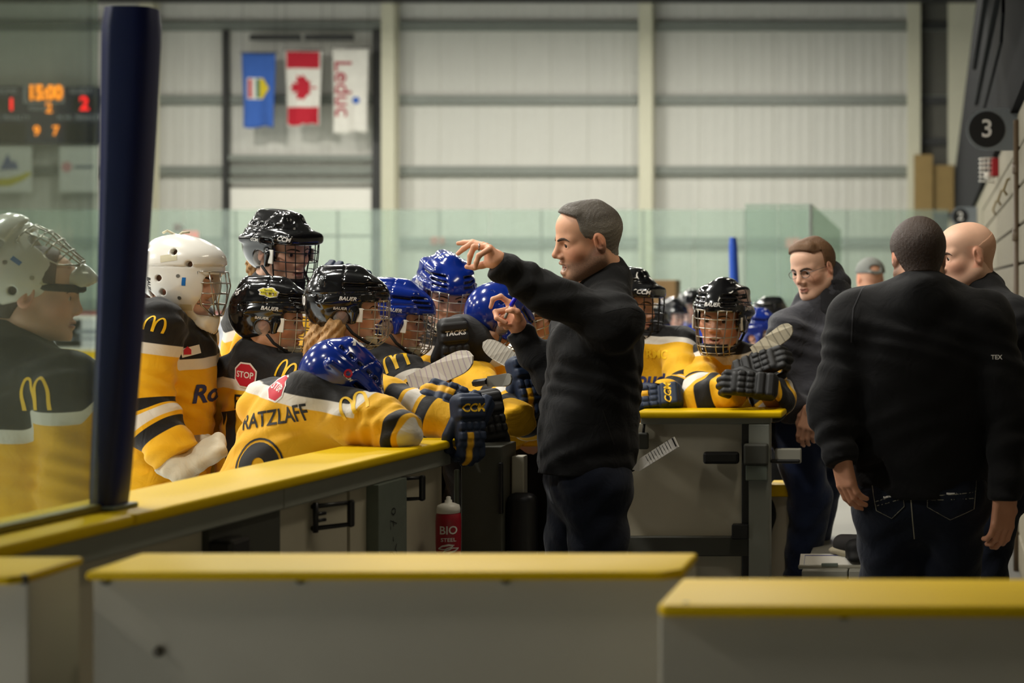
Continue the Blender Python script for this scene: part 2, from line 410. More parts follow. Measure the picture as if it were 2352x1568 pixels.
# near side of the far corner: dark gear and lights behind the glass
for (px, py, w_, h_, rgb, lab) in ((1005, 553, 0.32, 0.2, (200, 74, 40), 'small orange sign on the end wall behind the glass'), (408, 522, 0.16, 0.2, (130, 30, 34), 'small dark red alarm box on the end wall'), (1400, 512, 0.3, 0.5, (46, 70, 56), 'dark green box mounted on the end wall'), (1484, 500, 0.36, 0.45, (42, 52, 46), 'dark speaker box on the end wall column')):
    p = W(px, py, FW - 0.5); o = empty('wall_box', p, label=lab, cat='wall box')
    box('box_body', (0, 0, 0), (w_, 0.16, h_), mat('gear_%d' % px, rgb, 0.5), o, bevel=0.02); box('box_face', (0, -0.09, 0), (w_ * 0.7, 0.03, h_ * 0.6), mat('gearf_%d' % px, tuple(int(c * 0.8) for c in rgb), 0.4), o, bevel=0.008)
    box('wall_bracket', (0, 0.2, 0), (0.08, 0.26, 0.08), m_dark, o)
for (px, py) in ((440, 541), (1823, 558)):
    p = W(px, py, FW - 0.5); o = empty('exit_sign', p, label='red glowing exit sign above the doorway' if px < 1000 else 'red glowing exit sign behind the glass partition', cat='sign')
    box('sign_box', (0, 0, 0), (0.42, 0.1, 0.26), m_white, o, bevel=0.01)
    box('sign_face', (0, -0.056, 0), (0.38, 0.012, 0.22), glow('exit_glow_%d' % px, (255, 90, 84), 1.6), o)
    flat('sign_lettering', text2d('EXIT', 0.15, 0.02), m_white, o, (0, -0.065, 0), (1, 0, 0), (0, 0, 1))
    box('wall_bracket', (0, 0.2, 0), (0.06, 0.3, 0.06), m_dark, o)

# ---------------------------------------------------------------- banners
def flagthing(lab, px0, px1, py0, py1, m, rod=True):
    Y = FW - 0.9; a = W(px0, py0, Y); b = W(px1, py1, Y)
    o = empty('flag', ((a.x + b.x) / 2, Y, b.z), label=lab, cat='flag')
    w, h = b.x - a.x, a.z - b.z; nx, nz = 14, 22
    V = []; Q = []
    for j in range(nz + 1):
        for i in range(nx + 1):
            u, v = i / nx, j / nz
            V.append(((u - .5) * w * (1 - 0.06 * (1 - v)), 0.05 * math.sin(u * 9 + px0) * (1.1 - v) + 0.03 * math.sin(v * 5 + u * 4), v * h - 0.03 * math.sin(u * 7) * (1 - v)))
    for j in range(nz):
        for i in range(nx): k = j * (nx + 1) + i; Q.append((k, k + 1, k + nx + 2, k + nx + 1))
    me = mesh_np('cloth', V, Q, [m]); c = bpy.data.objects.new('cloth', me); link(c, parent=o)
    sd = c.modifiers.new('thickness', 'SOLIDIFY'); sd.thickness = 0.006
    bv = BVHTree.FromPolygons([Vector(v) + o.location for v in V], Q)
    tubes('rod', [([(-w / 2 - 0.05, 0.02, h + 0.01), (w / 2 + 0.05, 0.02, h + 0.01)], 0.02)], m_dark, o)
    [tubes('hanging_cord', [([(s * w / 2, 0.02, h + 0.02), (s * w / 2, 0.04, 8.95 - b.z)], 0.006)], m_dark, o, n=5) for s in (-1, 1)]
    return o, bv, w, h
m_flag_blue = mat('flag_blue', (52, 96, 178), 0.8, sheen=0.2); m_flag_red = mat('flag_red', (186, 22, 44), 0.8); m_flag_white = mat('flag_white', (226, 222, 212), 0.8)
D_, U_ = (0, 1, 0), (0, 0, 1)
def fl_dec(nm, g, m, o, bv, dx, dz, off=0.02): decal(nm, g, m, o, bv, o.location + Vector((dx, -1, dz)), D_, U_, off=off, maxseg=0.12, far=3, mtx=Matrix.Translation(o.location))
o, bv, w, h = flagthing('blue provincial flag hung sideways beside the red and white flag', 556, 632, 122, 292, m_flag_blue)
fl_dec('shield', poly2d([(-.28, .28), (.12, .28), (.3, 0), (.12, -.28), (-.28, -.28)]), m_flag_white, o, bv, 0, h * .52)
fl_dec('shield_red', rect2d(.09, .5), m_flag_red, o, bv, -.2, h * .52, .03)
fl_dec('shield_green', rect2d(.12, .5), mat('flag_green', (70, 120, 96), 0.8), o, bv, .0, h * .52, .03)
fl_dec('shield_gold', poly2d([(-.06, .26), (.04, .26), (.2, 0), (.04, -.26), (-.06, -.26)]), mat('flag_gold', (214, 190, 40), 0.8), o, bv, .1, h * .52, .03)
o, bv, w, h = flagthing('red and white maple leaf flag hung sideways', 655, 738, 115, 288, m_flag_white)
fl_dec('red_band', rect2d(w * 1.2, h * .245), m_flag_red, o, bv, 0, h * .88); fl_dec('red_band', rect2d(w * 1.2, h * .245), m_flag_red, o, bv, 0, h * .12)
leaf = [(0, 1), (.17, .7), (.38, .8), (.28, .3), (.52, .52), (.6, .38), (.9, .42), (.78, .12), (.95, 0), (.45, -.38), (.5, -.55), (.06, -.47), (.07, -1), (-.07, -1), (-.06, -.47), (-.5, -.55), (-.45, -.38), (-.95, 0), (-.78, .12), (-.9, .42), (-.6, .38), (-.52, .52), (-.28, .3), (-.38, .8), (-.17, .7)]
fl_dec('maple_leaf', move2d(poly2d(leaf), s=.36, rot=R(90)), m_flag_red, o, bv, 0, h * .5)
o, bv, w, h = flagthing('cream town banner with red lettering running down it', 765, 845, 110, 305, m_flag_white)
fl_dec('lettering', move2d(text2d('Leduc', .62, .01), rot=R(-90)), mat('flag_ink', (170, 40, 60), 0.8), o, bv, -w * .22, h * .52)
fl_dec('swoosh', ngon2d(.1, 8), m_flag_blue, o, bv, w * .18, h * .38)
for px0, px1 in ((574, 690), (700, 812)):
    a = W(px0, 86, FW - 0.55); b = W(px1, 86, FW - 0.55); o = empty('heater_bar', (a + b) / 2, label='black bar heater on the end wall above the blue flag' if px0 < 600 else 'black bar heater on the end wall above the cream banner', cat='heater')
    box('bar', (0, 0, 0), (b.x - a.x, 0.14, 0.15), m_dark, o, bevel=0.03); box('bracket', (0, 0.15, 0.05), (0.06, 0.2, 0.06), m_dark, o)

# ---------------------------------------------------------------- scoreboard and advertising panels under it
Y = FW - 0.75
sb = empty('scoreboard', W(110, 330, Y), label='dark electronic scoreboard with orange and red lit digits on the end wall', cat='scoreboard')
def sl(px, py): w = W(px, py, Y); return Vector((w.x - sb.location.x, 0, w.z - sb.location.z))
def sbox(nm, x0, y0, x1, y1, dy, th, m): a = sl(x0, y0); b = sl(x1, y1); return box(nm, ((a.x + b.x) / 2, dy, (a.z + b.z) / 2), (b.x - a.x, th, a.z - b.z), m, sb, bevel=0.01)
m_sb = mat('scoreboard_navy', (40, 44, 66), 0.5); m_sbk = mat('scoreboard_black', (16, 15, 14), 0.4); m_amb = glow('led_amber', (255, 140, 10), 3.0); m_redl = glow('led_red', (255, 10, 16), 3.0); m_sbt = mat('scoreboard_text', (168, 170, 176), 0.5)
sbox('cabinet', -110, 198, 222, 330, 0.1, 0.3, m_sb)
sbox('clock_frame', 57, 196, 150, 238, -0.06, 0.03, m_sbt); sbox('clock_window', 66, 200, 146, 234, -0.085, 0.03, m_sbk)
sbox('score_window', -40, 225, 40, 258, -0.06, 0.03, m_sbk); sbox('score_window', 170, 222, 222, 258, -0.06, 0.03, m_sbk)
sbox('penalty_window', -60, 282, 62, 329, -0.06, 0.03, m_sbk); sbox('penalty_window', 152, 282, 222, 329, -0.06, 0.03, m_sbk)
def sbt(nm, s, px, py, size, m, dy=-0.11, bold=0.02, xs=1.0): p = sl(px, py); flat(nm, text2d(s, size, bold, xs=xs), m, sb, (p.x, dy, p.z), (1, 0, 0), (0, 0, 1), th=0.005)
sbt('clock_digits', '15:00', 108, 215, .52, m_amb, bold=.05, xs=.8); sbt('period_digit', '2', 117, 250, .36, m_amb); sbt('home_score', '1', 31, 242, .44, m_redl, bold=.03); sbt('guest_score', '2', 198, 240, .5, m_redl, bold=.03)
sbt('penalty_digit', '9', 89, 302, .36, m_amb); sbt('penalty_digit', '7', 132, 302, .36, m_amb)
sbt('home_lettering', 'HOME', 18, 210, .2, m_sbt, -.06); sbt('guest_lettering', 'GUEST', 188, 210, .2, m_sbt, -.06); sbt('period_lettering', 'PERIOD', 90, 250, .15, m_sbt, -.06)
sbt('penalty_lettering', 'PLYR  PENALTY', 20, 271, .17, m_sbt, -.06); sbt('penalty_lettering', 'PLYR  PENALTY', 185, 271, .17, m_sbt, -.06)
for (x0, x1, rgb, lab) in ((-20, 71, (214, 214, 206), 'white advertising panel with yellow swoosh under the scoreboard'), (135, 222, (206, 210, 208), 'white advertising panel with pink emblem under the scoreboard')):
    a = W(x0, 336, Y); b = W(x1, 441, Y); o = empty('advertising_panel', ((a.x + b.x) / 2, Y, b.z), label=lab, cat='sign'); h = a.z - b.z; w = b.x - a.x
    box('panel', (0, 0.05, h / 2), (w, 0.06, h), m_ad, o, bevel=0.01); box('bracket', (0, 0.2, h / 2), (0.1, 0.25, 0.1), m_dark, o)
    if x0 < 0:
        flat('yellow_swoosh', stroke2d([(-.5, -.14), (-.1, -.12), (.2, -.02), (.46, .12)], [.2, .2, .16, .1]), mat('ad_yellow', (190, 180, 40), 0.6), o, (0.05, 0.01, h * .32), (1, 0, 0), (0, 0, 1))
        flat('blue_mountain', poly2d([(-.22, -.15), (0, .3), (.12, .05), (.2, .12), (.3, -.12)]), mat('ad_blue', (90, 100, 140), 0.6), o, (-0.1, 0.01, h * .6), (1, 0, 0), (0, 0, 1))
    else:
        flat('pink_emblem', ngon2d(.14, 16), mat('ad_pink', (206, 150, 150), 0.6), o, (-.3, 0.01, h * .55), (1, 0, 0), (0, 0, 1))
        flat('grey_lettering', rect2d(.5, .08), mat('ad_ink', (120, 124, 130), 0.6), o, (.15, 0.01, h * .55), (1, 0, 0), (0, 0, 1))
# ================================================================ bench enclosure
RZ = 1.02                    # top of the yellow caps
m_steel = mat('grey_steel', (134, 136, 126), 0.55, metal=0.0, var=0.12, vscale=4, bump=0.05)
m_galv = mat('galvanised', (108, 116, 106), 0.5, metal=0.2, var=0.18, vscale=20)
m_panel = mat('dirty_white_panel', (178, 171, 150), 0.5, var=0.16, vscale=3.2, bump=0.04, bscale=30)
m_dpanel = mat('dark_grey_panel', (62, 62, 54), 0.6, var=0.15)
m_bolt = mat('bolt_steel', (92, 88, 76), 0.5, metal=0.3)
m_ink = mat('marker_ink', (12, 12, 12), 0.6)

def near_board(lab, x0, x1, yf, yb, th, bolts, rz=0.0, corner=(0, 0)):
    """board running left-right with its yellow cap; corner = bevel of left/right end of the cap"""
    o = empty('dasher_board', ((x0 + x1) / 2, yf, 0), rz, label=lab, cat='rink board')
    w = x1 - x0; d = yb - yf
    box('panel', (0, d / 2, (RZ - th) / 2), (w, d - 0.03, RZ - th), m_board, o, bevel=0.004)
    bm = bmesh.new(); c0, c1 = corner
    pts = [(-w / 2 + c0, -0.012), (w / 2 - c1, -0.012), (w / 2, c1 * 0.6), (w / 2, d), (-w / 2, d), (-w / 2, c0 * 0.6)]
    pts = [p for i, p in enumerate(pts) if i == 0 or (abs(p[0] - pts[i - 1][0]) + abs(p[1] - pts[i - 1][1])) > 1e-4]
    prism(bm, [Vector((x, y, RZ - th)) for x, y in pts], Vector((0, 0, th)))
    bm_obj('cap', bm, m_yellow, o, bevel=0.007, seg=3, smooth=True)
    for (bx, bz) in bolts:
        b = lathe('bolt', [(0, 0.006), (0.006, 0.006), (0.009, 0.003), (0.0095, 0)], m_bolt, o, 12, (bx, 0.012, bz)); b.rotation_euler = (R(90), 0, 0)
    return o
YA = 2.91
def nb(px, py, x0, x1, y): w = W(px, py, y); return (w.x - (x0 + x1) / 2, w.z)
x0, x1 = -3.3, W(92, 1400, YA).x
near_board('short white board section with yellow cap beside the narrow black gate post', x0, x1, YA - 0.05, YA + 0.15, 0.014, [nb(45, 1333, x0, x1, YA - .05)], corner=(0, .02))
x0, x1 = W(203, 1400, YA).x, W(1566, 1320, YA).x
near_board('long white board with yellow cap tucked behind the overlapping board at one end', x0, x1, YA, YA + 0.19, 0.015, [nb(235, 1334, x0, x1, YA), nb(684, 1332, x0, x1, YA), nb(1157, 1332, x0, x1, YA), nb(356, 1500, x0, x1, YA)], corner=(0.0, 0.03))
YB = 2.60
x0, x1 = W(1508, 1400, YB).x, 0.42
near_board('white board with yellow cap overlapping the long board in front of the men', x0, x1, YB, YB + 0.23, 0.018, [nb(1572, 1400, x0, x1, YB), nb(1938, 1414, x0, x1, YB)], rz=R(-0.8), corner=(0.01, 0))
# dark hinge jamb in the gap
bm = bmesh.new(); add_box(bm, (0, 0, 0.47), (0.03, 0.05, 0.9)); add_box(bm, (0.0, -0.03, 0.8), (0.05, 0.03, 0.12)); add_box(bm, (0.0, -0.03, 0.2), (0.05, 0.03, 0.12))
o = bm_obj('gate_post', bm, m_black, None, bevel=0.003, label='narrow black gate post in the gap between the boards', cat='post'); o.location = (-1.455, YA + 0.22, 0)

# rail between bench and ice, seen along its inner face
def rs(px): return 1250 - 0.487 * px
def rp(px, dz=0.0):
    s = rs(px); return Vector(((px - CX) / s, F / s, RZ + dz))
RA, RB = rp(0), rp(1046)
RD = (RB - RA).normalized(); RN = Vector((RD.y, -RD.x, 0)).normalized()      # RN points into the bench area
RANG = math.atan2(RD.y, RD.x)
rail = empty('dasher_board', RA, RANG, label='bench-side board with yellow cap, steel beam and white panels along the ice', cat='rink board')
rail.location.z = 0
L = (RB - RA).length; CW = 0.25
def rloc(px): return (rp(px) - RA).dot(RD)
# local frame: x along the rail, y to the left (ice side), z up
sp = rloc(299)
for a, b in ((-0.08, sp - 0.002), (sp + 0.002, L)):
    box('cap', ((a + b) / 2, CW / 2 - 0.012, RZ - 0.013), (b - a, CW, 0.026), m_yellow, rail, bevel=0.009, seg=3, smooth=True)
a = rloc(662)
for u, v in ((-0.08, a - 0.002), (a + 0.002, L - 0.01)):
    box('top_beam', ((u + v) / 2, 0.06, RZ - 0.026 - 0.027), (v - u, 0.10, 0.054), m_steel, rail, bevel=0.004)
zt = RZ - 0.08
def rpanel(nm, p0, p1, m, y=0.05, th=0.03, z0=0.0): a, b = rloc(p0), rloc(p1); return box(nm, ((a + b) / 2, y, (zt + z0) / 2), (b - a, th, zt - z0), m, rail, bevel=0.002)
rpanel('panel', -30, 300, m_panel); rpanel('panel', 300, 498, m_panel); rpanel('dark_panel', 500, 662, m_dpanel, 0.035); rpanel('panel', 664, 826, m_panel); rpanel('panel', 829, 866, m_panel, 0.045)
rpanel('panel', 932, 1040, m_panel); pst = rpanel('post', 866, 931, m_galv, 0.02, 0.05)
box('ice_panel', (L / 2 - 0.03, CW - 0.05, 0.36), (L + 0.06, 0.03, 1.25), m_board, rail, bevel=0.003)
box('bottom_rail', (L / 2, 0.06, 0.05), (L, 0.09, 0.1), m_steel, rail, bevel=0.003)
# handwriting on the post, and hooks
a = (rloc(866) + rloc(931)) / 2
def hand(pts): return stroke2d(pts, 0.0042)
g2 = hand([(-.02, .028), (-.008, .04), (.006, .034), (.004, .012), (-.012, -.012), (-.022, -.022), (-.016, -.034), (.0, -.026), (.012, -.016), (.03, -.03)])
gd = hand([(-.012, 0), (.006, .002)])
g7 = join2d(hand([(-.02, .026), (.014, .03), (-.004, -.03)]), hand([(-.012, .0), (.012, .004)]))
g0 = hand([(.012 * math.cos(k * .65), .018 * math.sin(k * .65)) for k in range(11)])
word = join2d(move2d(g2, -.1), move2d(gd, -.045), move2d(g7, .012), move2d(g0, .058))
flat('handwriting', move2d(word, rot=R(90), s=.74), m_ink, rail, (a, -0.0065, 0.812), (1, 0, 0), (0, 0, 1))
def hook(px0, px1, z1, z0, prongs):
    a, b = rloc(px0), rloc(px1); r = 0.0065
    o = tubes('latch_hook', [([(a, .03, z1), (b, -.03, z1), (b, -.03, z0), (a, .03, z0)], r)] + ([([(a, .02, z1 + .01), (a, .02, z0 - .01)], r * 1.1)] if prongs else []) + ([([(a, .02, z), (a + .03, 0.008, z)], r * .8) for z in (z1 - .02, z0 + .02)] if prongs else []), m_black, rail, n=6)
    box('latch_bar', (b, -.034, (z0 + z1) / 2), (0.02, 0.016, z1 - z0 + .015), m_black, rail, bevel=0.006)
hook(742, 778, RZ - .098, RZ - .155, True); hook(932, 944, RZ - .085, RZ - .145, False)
a = rloc(518); box('latch_box', (a, -.01, RZ - .17), (0.09, 0.06, 0.13), m_black, rail, bevel=0.01); box('latch_rod', (a, 0.0, RZ - .4), (0.03, 0.03, 0.5), m_black, rail, bevel=0.005)
# jamb post at the end of the rail, with dark rubber stop and black door edge
YJ = F / rs(1046) + 0.03
jp = empty('gate_post', W(1106, 1200, YJ + .012), label='wide grey steel gate post at the end of the bench rail', cat='post'); jp.location.z = 0
box('post_body', (0, 0.09, 0.495), (0.13, 0.18, 0.99), mat('post_grey', (78, 78, 68), 0.6, var=0.2, vscale=9), jp, bevel=0.004)
box('latch_slot', (0.062, -0.004, 0.86), (0.012, 0.02, 0.16), m_black, jp, bevel=0.003); box('pull_rod', (-0.072, -0.02, 0.72), (0.014, 0.014, 0.4), m_galv, jp, bevel=0.003)
box('base_plate', (0, 0.09, 0.01), (0.19, 0.24, 0.02), m_steel, jp, bevel=0.003)
bm = bmesh.new(); add_box(bm, (0, 0, 0.0), (0.10, 0.06, 0.44)); o = bm_obj('rubber_bumper', bm, m_black, jp, bevel=0.03, seg=3, smooth=True); o.location = (0.115, 0.05, 0.62)
box('bumper_rail', (0.09, 0.12, 0.5), (0.04, 0.05, 0.9), m_board, jp, bevel=0.004)

# glass above the near part of the rail, held by a blue padded post
m_shield = pane_mat('bench_glass', (0.86, 0.92, 0.88, 1), (0.52, 0.54, 0.46, 1), 0.16, 0.05)
gp = Vector((-1.77, 3.707, 0)); GO = -((gp - RA).dot(RN))
shd = empty('bench_glass', RA - RN * GO, RANG, label='clear scuffed glass pane standing on the bench rail beside the blue pad', cat='glass'); shd.location.z = RZ
l1 = (gp - (RA - RN * GO)).dot(RD)
box('pane', ((l1 - .05) / 2 - .05, 0, 0.72), (l1 + .05, 0.012, 1.42), m_shield, shd)
box('channel', ((l1 - .05) / 2 - .05, 0, 0.008), (l1 + .05, 0.03, 0.016), mat('glass_channel', (120, 110, 40), 0.5), shd, bevel=0.003)
pad = empty('padded_post', Vector((gp.x, gp.y, RZ)), RANG, label='blue vinyl padded post at the end of the bench glass', cat='padded post')
V = []; Q = []; n = 28; rows = 26; b0 = W(250, 1168, gp.y); tp = W(308, 20, gp.y)
for j in range(rows + 1):
    v = j / rows; zz = (tp.z - RZ) * v; bulge = 1 - .06 * math.exp(-v * 40) - .10 * math.exp(-(1 - v) * 60)
    cx = 0.050 * v + 0.006 * math.sin(v * 3.1); hx = (0.031 + 0.025 * v) * bulge; hy = 0.048 * bulge
    for k in range(n):
        an = 2 * math.pi * k / n; c, s_ = math.cos(an), math.sin(an); e = 0.62
        X = hx * math.copysign(abs(c) ** e, c) + cx; Yv = hy * math.copysign(abs(s_) ** e, s_)
        gr = 1 - 0.16 * math.exp(-((an - math.pi * 1.28) / 0.10) ** 2)
        V.append((X * gr + cx * (1 - gr), Yv * gr, zz))
for j in range(rows):
    for k in range(n): Q.append((j * n + k, j * n + (k + 1) % n, (j + 1) * n + (k + 1) % n, (j + 1) * n + k))
ci = len(V); V.append((0.050, 0, tp.z - RZ - 0.004))
for k in range(n): Q.append((rows * n + k, rows * n + (k + 1) % n, ci, ci))
Q4 = [q for q in Q if q[2] != q[3]]; me = mesh_np('pad', V, Q4, [m_blue]); po = bpy.data.objects.new('pad', me); link(po, parent=pad); po.rotation_euler = (0, 0, -RANG)
bm = bmesh.new(); vs = [bm.verts.new(V[rows * n + k]) for k in range(n)]; bm.faces.new(vs); tpo = bm_obj('pad_end', bm, m_blue, pad); tpo.rotation_euler = (0, 0, -RANG)
box('foot_plate', (0, 0, 0.005), (0.09, 0.08, 0.01), m_galv, pad, bevel=0.002)

# open gate seen face-on, between the coach and the grey jacket
YG = 6.25
gt = empty('bench_gate', W(1620, 1200, YG), label='open bench gate with yellow cap, grey steel frame and scuffed white panel', cat='gate'); gt.location.z = 0
def gl(px): return W(px, 1000, YG).x - gt.location.x
def gz(py): return W(1600, py, YG).z
def gbox(nm, x0, y0, x1, y1, m, dy=0.0, th=0.05, bevel=0.004): return box(nm, ((gl(x0) + gl(x1)) / 2, dy, (gz(y0) + gz(y1)) / 2), (gl(x1) - gl(x0), th, gz(y0) - gz(y1)), m, gt, bevel=bevel)
gtop = gz(942)
box('cap', ((gl(1468) + gl(1800)) / 2, 0.06, gtop - 0.012), (gl(1800) - gl(1468), 0.24, 0.024), m_yellow, gt, bevel=0.008, seg=3, smooth=True)
gbox('top_beam', 1475, 951, 1772, 972, m_steel, 0.0, 0.07); gbox('panel', 1412, 972, 1706, 1240, m_panel, 0.02, 0.03); gbox('bottom_beam', 1402, 1230, 1722, 1275, m_dpanel, 0.0, 0.05)
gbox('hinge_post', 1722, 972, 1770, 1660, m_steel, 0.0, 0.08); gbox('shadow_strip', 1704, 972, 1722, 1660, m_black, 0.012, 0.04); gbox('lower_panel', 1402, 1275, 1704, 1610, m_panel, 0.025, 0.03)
gbox('latch_bar', 1618, 1035, 1700, 1063, m_black, -0.03, 0.03, 0.01); gbox('latch_block', 1684, 1200, 1722, 1234, m_black, -0.03, 0.04)
gbox('latch_plate', 1716, 1064, 1766, 1100, m_galv, -0.045, 0.02); gbox('latch_lever', 1712, 1015, 1768, 1064, m_dpanel, -0.05, 0.03, 0.008)
gbox('side_bracket', 1780, 1030, 1840, 1064, mat('bracket_steel', (150, 148, 136), 0.5), 0.01, 0.03); gbox('side_bracket', 1771, 1054, 1838, 1062, m_black, -0.005, 0.03)
gbox('hanging_tag', 1468, 992, 1492, 1030, m_dpanel, -0.02, 0.02, 0.006)
tubes('tag_strap', [([(gl(1480), -0.02, gz(992)), (gl(1482), -0.02, gz(972))], 0.005)], m_black, gt)
# yellow cap of the next board beyond the gate, near the floor
o = near_board('low yellow-topped board on the floor behind the grey jacket', W(1768, 1150, 6.9).x, W(1868, 1150, 6.9).x, 6.9, 7.05, 0.07, [])
o.scale = (1, 1, W(1800, 1112, 6.9).z / RZ)

# players' bench: long grey seat on steel legs
m_seat = mat('bench_seat', (150, 148, 136), 0.5, var=0.1, vscale=5, bump=0.05, bscale=60)
SEAT = 0.46
y0 = F * (CAMH - SEAT) / (1310 - CY); xl = (1840 - CX) / F * y0
bn = empty('players_bench', (xl + 0.17, y0, 0), label='long pale grey wooden players bench running away beside the wall', cat='bench')
for k in range(2):
    box('seat_plank', (-0.085 + 0.17 * k, 2.3, SEAT - 0.02), (0.166, 4.6, 0.04), m_seat, bn, bevel=0.004)
for y in (0.3, 1.6, 2.9, 4.2):
    for s in (-1, 1): box('leg', (s * 0.13, y, (SEAT - 0.04) / 2), (0.04, 0.05, SEAT - 0.04), m_steel, bn, bevel=0.003)
    box('crossbar', (0, y, SEAT - 0.06), (0.3, 0.05, 0.04), m_steel, bn, bevel=0.003)

# clipboard-like coaching board propped on the bench end
cbp = W(1916, 1322, y0 + 0.16)
cb = empty('coaching_board', (cbp.x, y0 + 0.06, SEAT), label='white rink diagram board lying on the end of the bench', cat='board')
rt = Matrix.Rotation(R(26), 3, 'X')
box('board_sheet', (0, 0.035, 0.018), (0.245, 0.09, 0.005), m_white, cb, rot=rt); 
flat('rink_outline', stroke2d([(-.105, -.034), (.105, -.034), (.105, .034), (-.105, .034)], .004, True), mat('rink_ink', (60, 66, 150), 0.6), cb, (0, 0.0337, 0.0212), (1, 0, 0), (0, math.cos(R(26)), math.sin(R(26))))
box('board_frame', (0, 0.0, 0.005), (0.25, 0.02, 0.01), mat('board_frame', (150, 146, 130), 0.5), cb, bevel=0.002)
box('board_clip', (-0.01, -0.006, 0.012), (0.06, 0.014, 0.012), m_galv, cb, bevel=0.002)

# shelf under the rail and the red drink bottle on it
YBt = 5.22
bp = W(1030, 1142, YBt)
shf = empty('ledge_shelf', (bp.x, YBt, 0), label='narrow ledge shelf below the bench rail under the red bottle', cat='shelf')
BH = 0.255; zb = bp.z - BH
box('shelf_board', (0.03, 0.02, zb - 0.012), (0.13, 0.2, 0.024), m_dpanel, shf, bevel=0.003)
for s in (-1, 1): box('bracket', (0.05 * s + .03, 0.03, (zb - 0.024) / 2), (0.02, 0.1, zb - 0.024), m_steel, shf)
m_red = mat('bottle_red', (158, 18, 38), 0.4, var=0.06)
bt = empty('drink_bottle', (bp.x, YBt, zb), label='red squeeze sports bottle with white lid below the bench rail', cat='bottle')
bd = lathe('bottle_body', [(0, 0), (.034, 0), (.037, .004), (.0375, .06), (.036, .09), (.0372, .12), (.0375, .185), (.036, .205), (.030, .212)], m_red, bt, 36)
lathe('lid', [(.030, .208), (.0345, .21), (.0345, .222), (.032, .232), (.018, .238), (.011, .24), (.0105, .247), (.007, .249), (.007, .256), (.004, .2585), (0, .2585)], m_white, bt, 30)
me = bd.data; bvb = BVHTree.FromPolygons([v.co + bt.location for v in me.vertices], [p.vertices for p in me.polygons])
m_print = mat('white_print', (226, 222, 216), 0.5, var=0.02)
vdir = (Vector((0, 0, 1.3)) * 0 + bt.location - Vector((0, 0, 0))); vdir.z = 0; vdir.normalize()
def bdec(nm, g, z): decal(nm, g, m_print, bt, bvb, bt.location + Vector((0, 0, z)) - vdir * .2, vdir, (0, 0, 1), off=.0008, maxseg=.006, mtx=Matrix.Translation(bt.location))
bdec('lettering', text2d('BIO', .034, .015, xs=.95), .160); bdec('lettering', text2d('STEEL', .0155, .012, xs=1.12), .132)
bdec('emblem', join2d(stroke2d([(-.029, 0), (-.018, .008), (0, .0115), (.016, .009), (.008, .004), (-.006, .002)], [.002, .005, .006, .005, .004, .002]), stroke2d([(.029, 0), (.018, -.008), (0, -.0115), (-.016, -.009), (-.008, -.004), (.006, -.002)], [.002, .005, .006, .005, .004, .002]), stroke2d([(-.029, 0), (-.012, -.002), (.002, .003)], .003), stroke2d([(.029, 0), (.012, .002), (-.002, -.003)], .003)), .106)
bdec('lettering', text2d('SPORTS DRINK', .0072, .01), .076)

# ---------------------------------------------------------------- dressing-room signs, pipe and net on the right wall
m_sgrey = mat('sign_grey', (120, 126, 130), 0.5); m_sblack = mat('sign_black', (10, 10, 11), 0.45)
def room_sign(num, px, py, r_px, lab):
    Y = 0.185 / ((2340 - CX) / 428 ) * 0 + F * WX / ((2342 - CX) if num == '3' else (2247 - CX)); s = F / Y
    p = W(px, py, Y); o = empty('room_sign', (WX, Y, p.z), label=lab, cat='sign'); r = r_px / s
    cx = p.x - WX
    pts = [(cx + r * 1.16 * math.cos(a), r * 1.16 * math.sin(a)) for a in np.linspace(math.pi / 2, 3 * math.pi / 2, 22)]
    flat('sign_plate', poly2d([(0.0, r * 1.16)] + pts + [(0.0, -r * 1.16)]), m_sgrey, o, (0, 0, 0), (1, 0, 0), (0, 0, 1), th=0.012)
    flat('sign_disc', ngon2d(r * .98, 32), m_sblack, o, (cx, -0.0025, 0), (1, 0, 0), (0, 0, 1))
    flat('sign_number', text2d(num, r * 1.35, .02), m_print, o, (cx, -0.005, 0), (1, 0, 0), (0, 0, 1))
    box('wall_bracket', (0.0, 0.0, 0), (0.02, 0.03, r * 2.5), m_galv, o)
room_sign('3', 2267, 297, 42, 'grey flag-mounted sign with a white 3 in a black disc')
room_sign('2', 2206, 497, 19, 'second grey flag-mounted sign with a black disc, farther along the wall')
# white wire cage light with red box
Y = F * WX / (2298 - CX)
wl = empty('cage_light', W(2290, 390, Y), label='white wire-caged emergency lamp with red box on the right wall', cat='lamp')
s = F / Y
box('red_box', (-0.012, 0.03, 0.02), (0.05, 0.09, 42 / s), mat('alarm_red', (150, 16, 26), 0.5), wl, bevel=0.006)
ls = []
for z in np.linspace(-.085, .085, 6): ls.append(([(-.01, 0, z), (-.10, 0, z * .95), (-.125, .02, z * .9), (-.10, .08, z * .9), (-.01, .1, z)], .0035))
for x_ in (-.03, -.06, -.09, -.115): ls.append(([(x_, 0, .085), (x_, 0, -.085)], .0035))
tubes('wire_cage', ls, m_white, wl, n=5)
bm = bmesh.new(); bmesh.ops.create_uvsphere(bm, u_segments=14, v_segments=10, radius=.03); lb = bm_obj('lamp_globe', bm, m_white, wl, smooth=True); lb.location = (-.06, .05, -.04)
# pipe on the wall
Y = F * WX / (2345 - CX)
tubes('wall_pipe', [([(WX - .02, Y, 0), (WX - .02, Y, 2.35)], .02)] + [([(WX - .02, Y, z - .03), (WX - .02, Y, z + .03)], .027) for z in (.4, 1.2, 1.75, 2.1)], mat('pipe_brown', (96, 78, 56), 0.5), None, n=10, label='vertical brown pipe with couplings on the block wall', cat='pipe')
